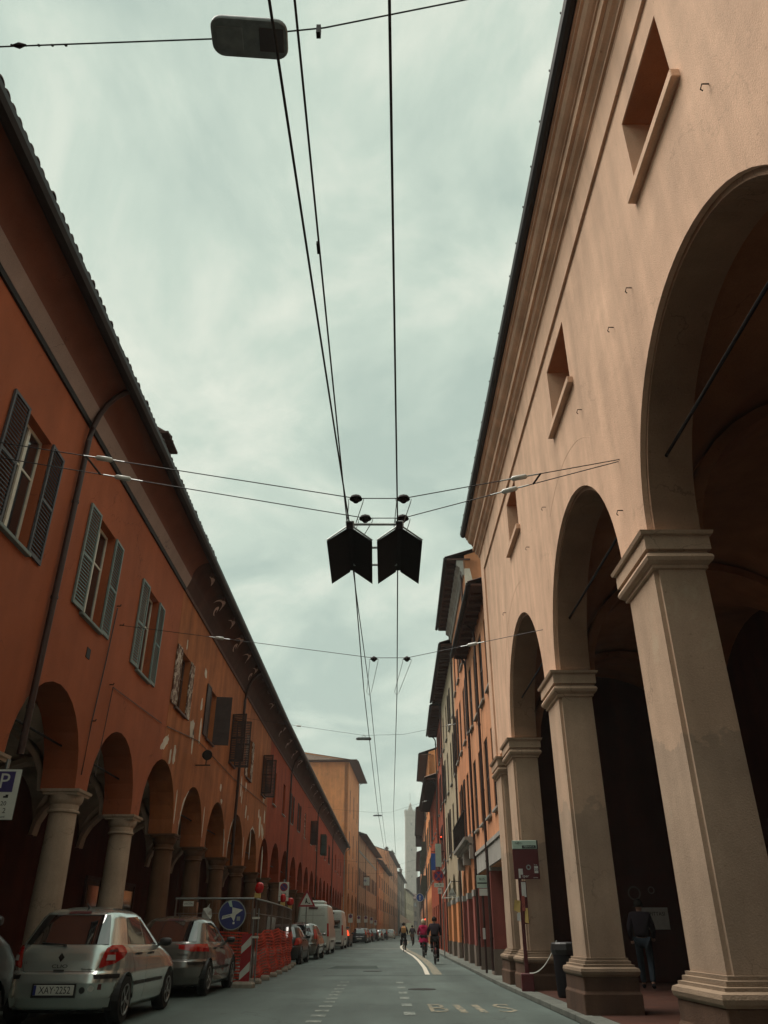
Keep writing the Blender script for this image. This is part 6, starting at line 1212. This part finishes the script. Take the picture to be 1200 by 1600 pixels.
def netting(label, pts, h0, h1, seed):
    rnd = random.Random(seed); root = thing('safety_netting', label, 'netting', (0, 0, 0), 0, 'orange netting round the road works'); m = MB()
    P = []; 
    for a, b in zip(pts, pts[1:]):
        L = math.hypot(b[0] - a[0], b[1] - a[1]); n = int(L / 0.12)
        for k in range(n): P.append((a[0] + (b[0] - a[0]) * k / n, a[1] + (b[1] - a[1]) * k / n))
    rows = int((h1 - h0) / 0.075); ph = [rnd.uniform(0, 6) for _ in range(4)]
    def pt(i, j):
        z = h0 + (h1 - h0) * j / rows; s = i * 0.12
        z += 0.03 * math.sin(s * 1.9 + ph[0]) + 0.05 * math.sin(s * 0.7 + ph[1]) * (j / rows); o = 0.03 * math.sin(s * 3 + j * 0.5 + ph[2]) + 0.02 * math.sin(j * 1.3 + ph[3]); return (P[i][0] + 0.05 + o, P[i][1] - 0.05 - abs(o), z)
    for j in range(rows + 1):
        vs = []
        for i in range(len(P)): x, y, z = pt(i, j); vs += [(x, y, z - 0.019), (x, y, z + 0.019)]
        m.add(vs, [(2 * i, 2 * i + 2, 2 * i + 3, 2 * i + 1) for i in range(len(P) - 1)])
    for i in range(0, len(P)):
        vs = []
        for j in range(rows + 1): x, y, z = pt(i, j); vs += [(x - 0.004, y - 0.008, z), (x + 0.004, y + 0.008, z)]
        m.add(vs, [(2 * j, 2 * j + 1, 2 * j + 3, 2 * j + 2) for j in range(rows)])
    o = obj('mesh_sheet', m, 'netting', root); o['kind'] = 'stuff'
    return root
netting('orange safety netting on the fence panel facing the camera', [(-5.6, 23.5), (-3.55, 23.5)], 0.1, 1.25, 3)
netting('orange safety netting along the street side of the road works', [(-3.48, 23.7), (-3.50, 27.2), (-3.56, 30.7), (-3.68, 34.2), (-3.84, 36.3)], 0.1, 1.22, 5)
for i, (x, y, w, h, lab) in enumerate(((-3.95, 25.6, 0.3, 0.42, 'low pale rubble sack nearest behind the netting'), (-3.95, 26.6, 0.28, 0.75, 'upright pale rubble sack second behind the netting'), (-3.9, 29.5, 0.26, 0.85, 'tall narrow pale sack in the middle behind the netting'), (-3.95, 32.6, 0.35, 0.7, 'farthest pale rubble sack behind the netting'))):
    t = thing('rubble_sack', lab, 'sack', (x, y, 0), R(20 * i), 'rubble sacks behind the netting'); obj('sack', MB().lathe([(w * 0.8, 0), (w, 0.08), (w * 1.05, h * 0.4), (w * 0.85, h * 0.75), (w * 0.35, h * 0.92), (w * 0.42, h)], 11), 'sand_bag', t, smooth=False, bevel=0)
# striped board on its own foot with twin pole and red lamp
s = thing('striped_board', 'red and white striped marker board at the corner of the road works', 'board', (-3.42, 22.0, 0.0), R(-8)); obj('foot', MB().sqring([(0, 0), (0, 0.08), (-0.03, 0.13)], -0.25, 0.25, -0.14, 0.14), 'concrete', s)
bd = obj('panel', MB().box(-0.125, 0.125, -0.01, 0.01, 0.14, 1.16), 'sign_red', s)
for z in (0.16, 0.72):
    obj('white_stripe', MB().sweepy([(-0.122, z), (-0.122, z + 0.16), (0.122, z + 0.40), (0.122, z + 0.20)], -0.013, -0.0105), 'sign_white', bd)
s = thing('beacon_pole', 'twin steel pole with white bands carrying the first red beacon lamp', 'beacon', (-3.42, 23.3, 0.0), 0)
for x in (-0.07, 0.07): obj('pole', MB().tube([(x, 0, 0), (x * 0.9, 0, 1.75)], 0.02, 8), 'steel', s)
for z in (1.05, 1.5): obj('white_band', MB().box(-0.10, 0.10, -0.026, 0.026, z, z + 0.05), 'sign_white', s)
def beacon(root, z, r=0.10, tilt=12):
    obj('battery_box', MB().box(-0.08, 0.08, -0.06, 0.06, z, z + 0.13), 'yellow', root, bevel=0.01); obj('lens', MB().lathe([(r * 0.6, 0.0), (r * 0.98, 0.06), (r, 0.16), (r * 0.75, 0.24), (r * 0.3, 0.27)], 16), 'red_lamp', root, (0.01, 0, z + 0.12), (R(6), R(tilt), 0), smooth=True)
beacon(s, 2.0, 0.115)
for i, (x, y, lab) in enumerate(((-3.60, 30.7, 'second red beacon lamp on top of the street side fence'), (-3.72, 34.2, 'third red beacon lamp on the fence, just before the white van'))):
    s = thing('beacon_lamp', lab, 'beacon', (x, y, 0), 0, 'red beacon lamps on the fence'); beacon(s, 2.0, 0.10 if i == 0 else 0.14, 0)
s = thing('direction_sign', 'round blue keep right sign patched with white tape on the fence', 'sign', (-4.08, 23.38, 0), R(3)); obj('disc', disc(MB(), 0.345, -0.01, 0.01, (0, 1.60), 36), 'sign_blue', s); obj('rim', ring(MB(), 0.34, 0.365, -0.014, 0.012, (0, 1.60), 36), 'steel', s)
obj('arrow', MB().sweepy([(-0.27, 1.49), (-0.25, 1.575), (0.0, 1.63), (-0.01, 1.78), (0.28, 1.72), (0.10, 1.60), (0.06, 1.44), (-0.02, 1.55)], -0.015, -0.0105), 'sign_white', s)
obj('tape', MB().sweepy([(-0.14, 1.92), (-0.05, 1.94), (0.0, 1.78), (-0.08, 1.80)], -0.013, -0.0105), 'stop_green', s); obj('sticker', MB().box(0.13, 0.22, -0.013, -0.0105, 1.46, 1.56), 'steel', s); obj('sticker', MB().box(0.03, 0.08, -0.013, -0.0105, 1.38, 1.43), 'sign_white', s); text('lettering', 'PEDONI', 0.055, 'ink', s, (-0.14, -0.0165, 1.565), (R(90), R(-12), 0))
s = thing('exit_notice', 'small white notice hanging on the fence above the grey hatchback', 'sign', (-5.32, 23.52, 0), 0); obj('board', MB().box(-0.14, 0.14, -0.008, 0.008, 1.81, 1.93), 'sign_white', s); text('lettering', 'USCITA', 0.07, 'ink', s, (0, -0.010, 1.87)); obj('tie', MB().tube([(0, 0, 1.93), (0, 0.06, 2.0)], 0.004, 5), 'iron', s)
s = thing('white_bag', 'crumpled white plastic bag tied to the fence', 'bag', (-4.78, 23.5, 1.48), 0); obj('bag', MB().add([(-0.12, -0.03, 0), (0.12, -0.05, 0.02), (0.13, 0.03, 0.1), (0.11, -0.04, 0.25), (0.04, 0.0, 0.30), (0.06, -0.03, 0.4), (-0.02, 0.0, 0.30), (-0.11, -0.05, 0.27), (-0.14, 0.02, 0.12), (0.0, -0.08, 0.13)], [(9, 0, 1), (9, 1, 2), (9, 2, 3), (9, 3, 4), (9, 4, 6), (4, 5, 6), (9, 6, 7), (9, 7, 8), (9, 8, 0)]), 'paper', s)
s = thing('site_notice', 'white crumpled notice sheet behind the side fence netting', 'sign', (-3.78, 29.4, 0), 0); obj('sheet', MB().add([(-0.17, 0, 1.15), (0.1, 0.03, 1.2), (0.15, 0, 1.62), (-0.15, 0.04, 1.66), (0, -0.03, 1.4)], [(4, 0, 1), (4, 1, 2), (4, 2, 3), (4, 3, 0)]), 'paper', s)
# posters inside the right arcade
s = thing('posters', 'white notice and round stickers on the dark portico door', 'poster', (6.95, 22.34, 0.1), 0); obj('sheet', MB().box(-0.35, 0.35, -0.01, 0.0, 1.15, 1.65), 'paper', s); text('lettering', 'AFFITTASI', 0.12, 'ink', s, (0, -0.012, 1.5)); obj('round_sticker', ring(MB(), 0.13, 0.17, -0.01, 0.0, (-0.45, 1.98), 16), 'fence_steel', s); obj('round_sticker', ring(MB(), 0.06, 0.09, -0.01, 0.0, (0.0, 2.05), 16), 'fence_steel', s)
s = thing('portico_lantern', 'dark lantern hanging from the vault of the near right arch', 'lantern', (5.6, 6.2, 0)); obj('rod', MB().tube([(0, 0, 4.6), (0, 0, 7.6)], 0.012, 6), 'iron', s); obj('cage', MB().sqring([(-0.08, 3.95), (0.0, 4.0), (0.06, 4.4), (-0.1, 4.6)], -0.16, 0.16, -0.16, 0.16), 'iron', s); obj('glass', MB().box(-0.14, 0.14, -0.17, 0.17, 4.05, 4.35), 'lamp_lens', s)
# chimneys, aerials on the far roofs
for i, (x, y, z) in enumerate(((-3.0, 150, 17.8), (0.0, 200, 17.5), (4.0, 252, 23.0), (9.5, 320, 21.5))):
    s = thing('chimney', ('chimney with a pot on the roof of the beige arcade house', 'chimney on the orange corner house roof', 'chimney on the tall peach house', 'chimney on the grey brown house far left')[i], 'chimney', (x - 3.2, y, z - 2.2), 0); obj('stack', MB().box(-0.5, 0.5, -0.5, 0.5, 0, 2.4), 'grey_wall', s); obj('cap', MB().box(-0.65, 0.65, -0.65, 0.65, 2.4, 2.55).box(-0.3, 0.3, -0.3, 0.3, 2.55, 2.9), 'tile', s)
# shrubs on the roof terrace far left
s = thing('roof_shrub', 'green shrubs growing on the roof terrace of the peach house far left', 'shrub', (0.9, 262, 21.2), 0); rnd = random.Random(4); m = MB(); mt = MB()
for k in range(5): mt.tube([(-1.4 + 0.7 * k, 0, 0), (-1.4 + 0.7 * k, 0, 1.2)], [0.08, 0.04], 5)
for k in range(900):
    c = rnd.randrange(5); x = -1.4 + 0.7 * c + rnd.gauss(0, 0.4); y = rnd.gauss(0, 0.5); z = 1.4 + rnd.gauss(0, 0.35); a = Vector((rnd.gauss(0, 1), rnd.gauss(0, 1), rnd.gauss(0, 1))).normalized() * 0.22; b = a.cross(Vector((rnd.gauss(0, 1), 1, 0))).normalized() * 0.16
    v = Vector((x, y, z)); m.add([v - a, v + b, v + a, v - b], [(0, 1, 2, 3)])
M['leaf'] = simple('dull green leaves', (0.05, 0.075, 0.035), 0.8, var=0.5)
f_ = obj('foliage', m, 'leaf', s); f_['kind'] = 'stuff'; obj('stem', mt, 'stone_dark', s)

# ------------------------------------------------------------------ haze
hz = bpy.data.materials.new('pale air'); hz.use_nodes = True; nt = hz.node_tree; nt.nodes.clear()
o_ = N(nt, 'ShaderNodeOutputMaterial'); pv = N(nt, 'ShaderNodeVolumePrincipled'); pv.inputs['Color'].default_value = (0.93, 0.97, 0.94, 1); pv.inputs['Density'].default_value = 0.0005; pv.inputs['Anisotropy'].default_value = 0.0
nt.links.new(pv.outputs[0], o_.inputs['Volume'])
hb = tag(obj('haze', MB().box(-960, 960, -80, 1560, -1.1, 112), hz), kind='stuff')
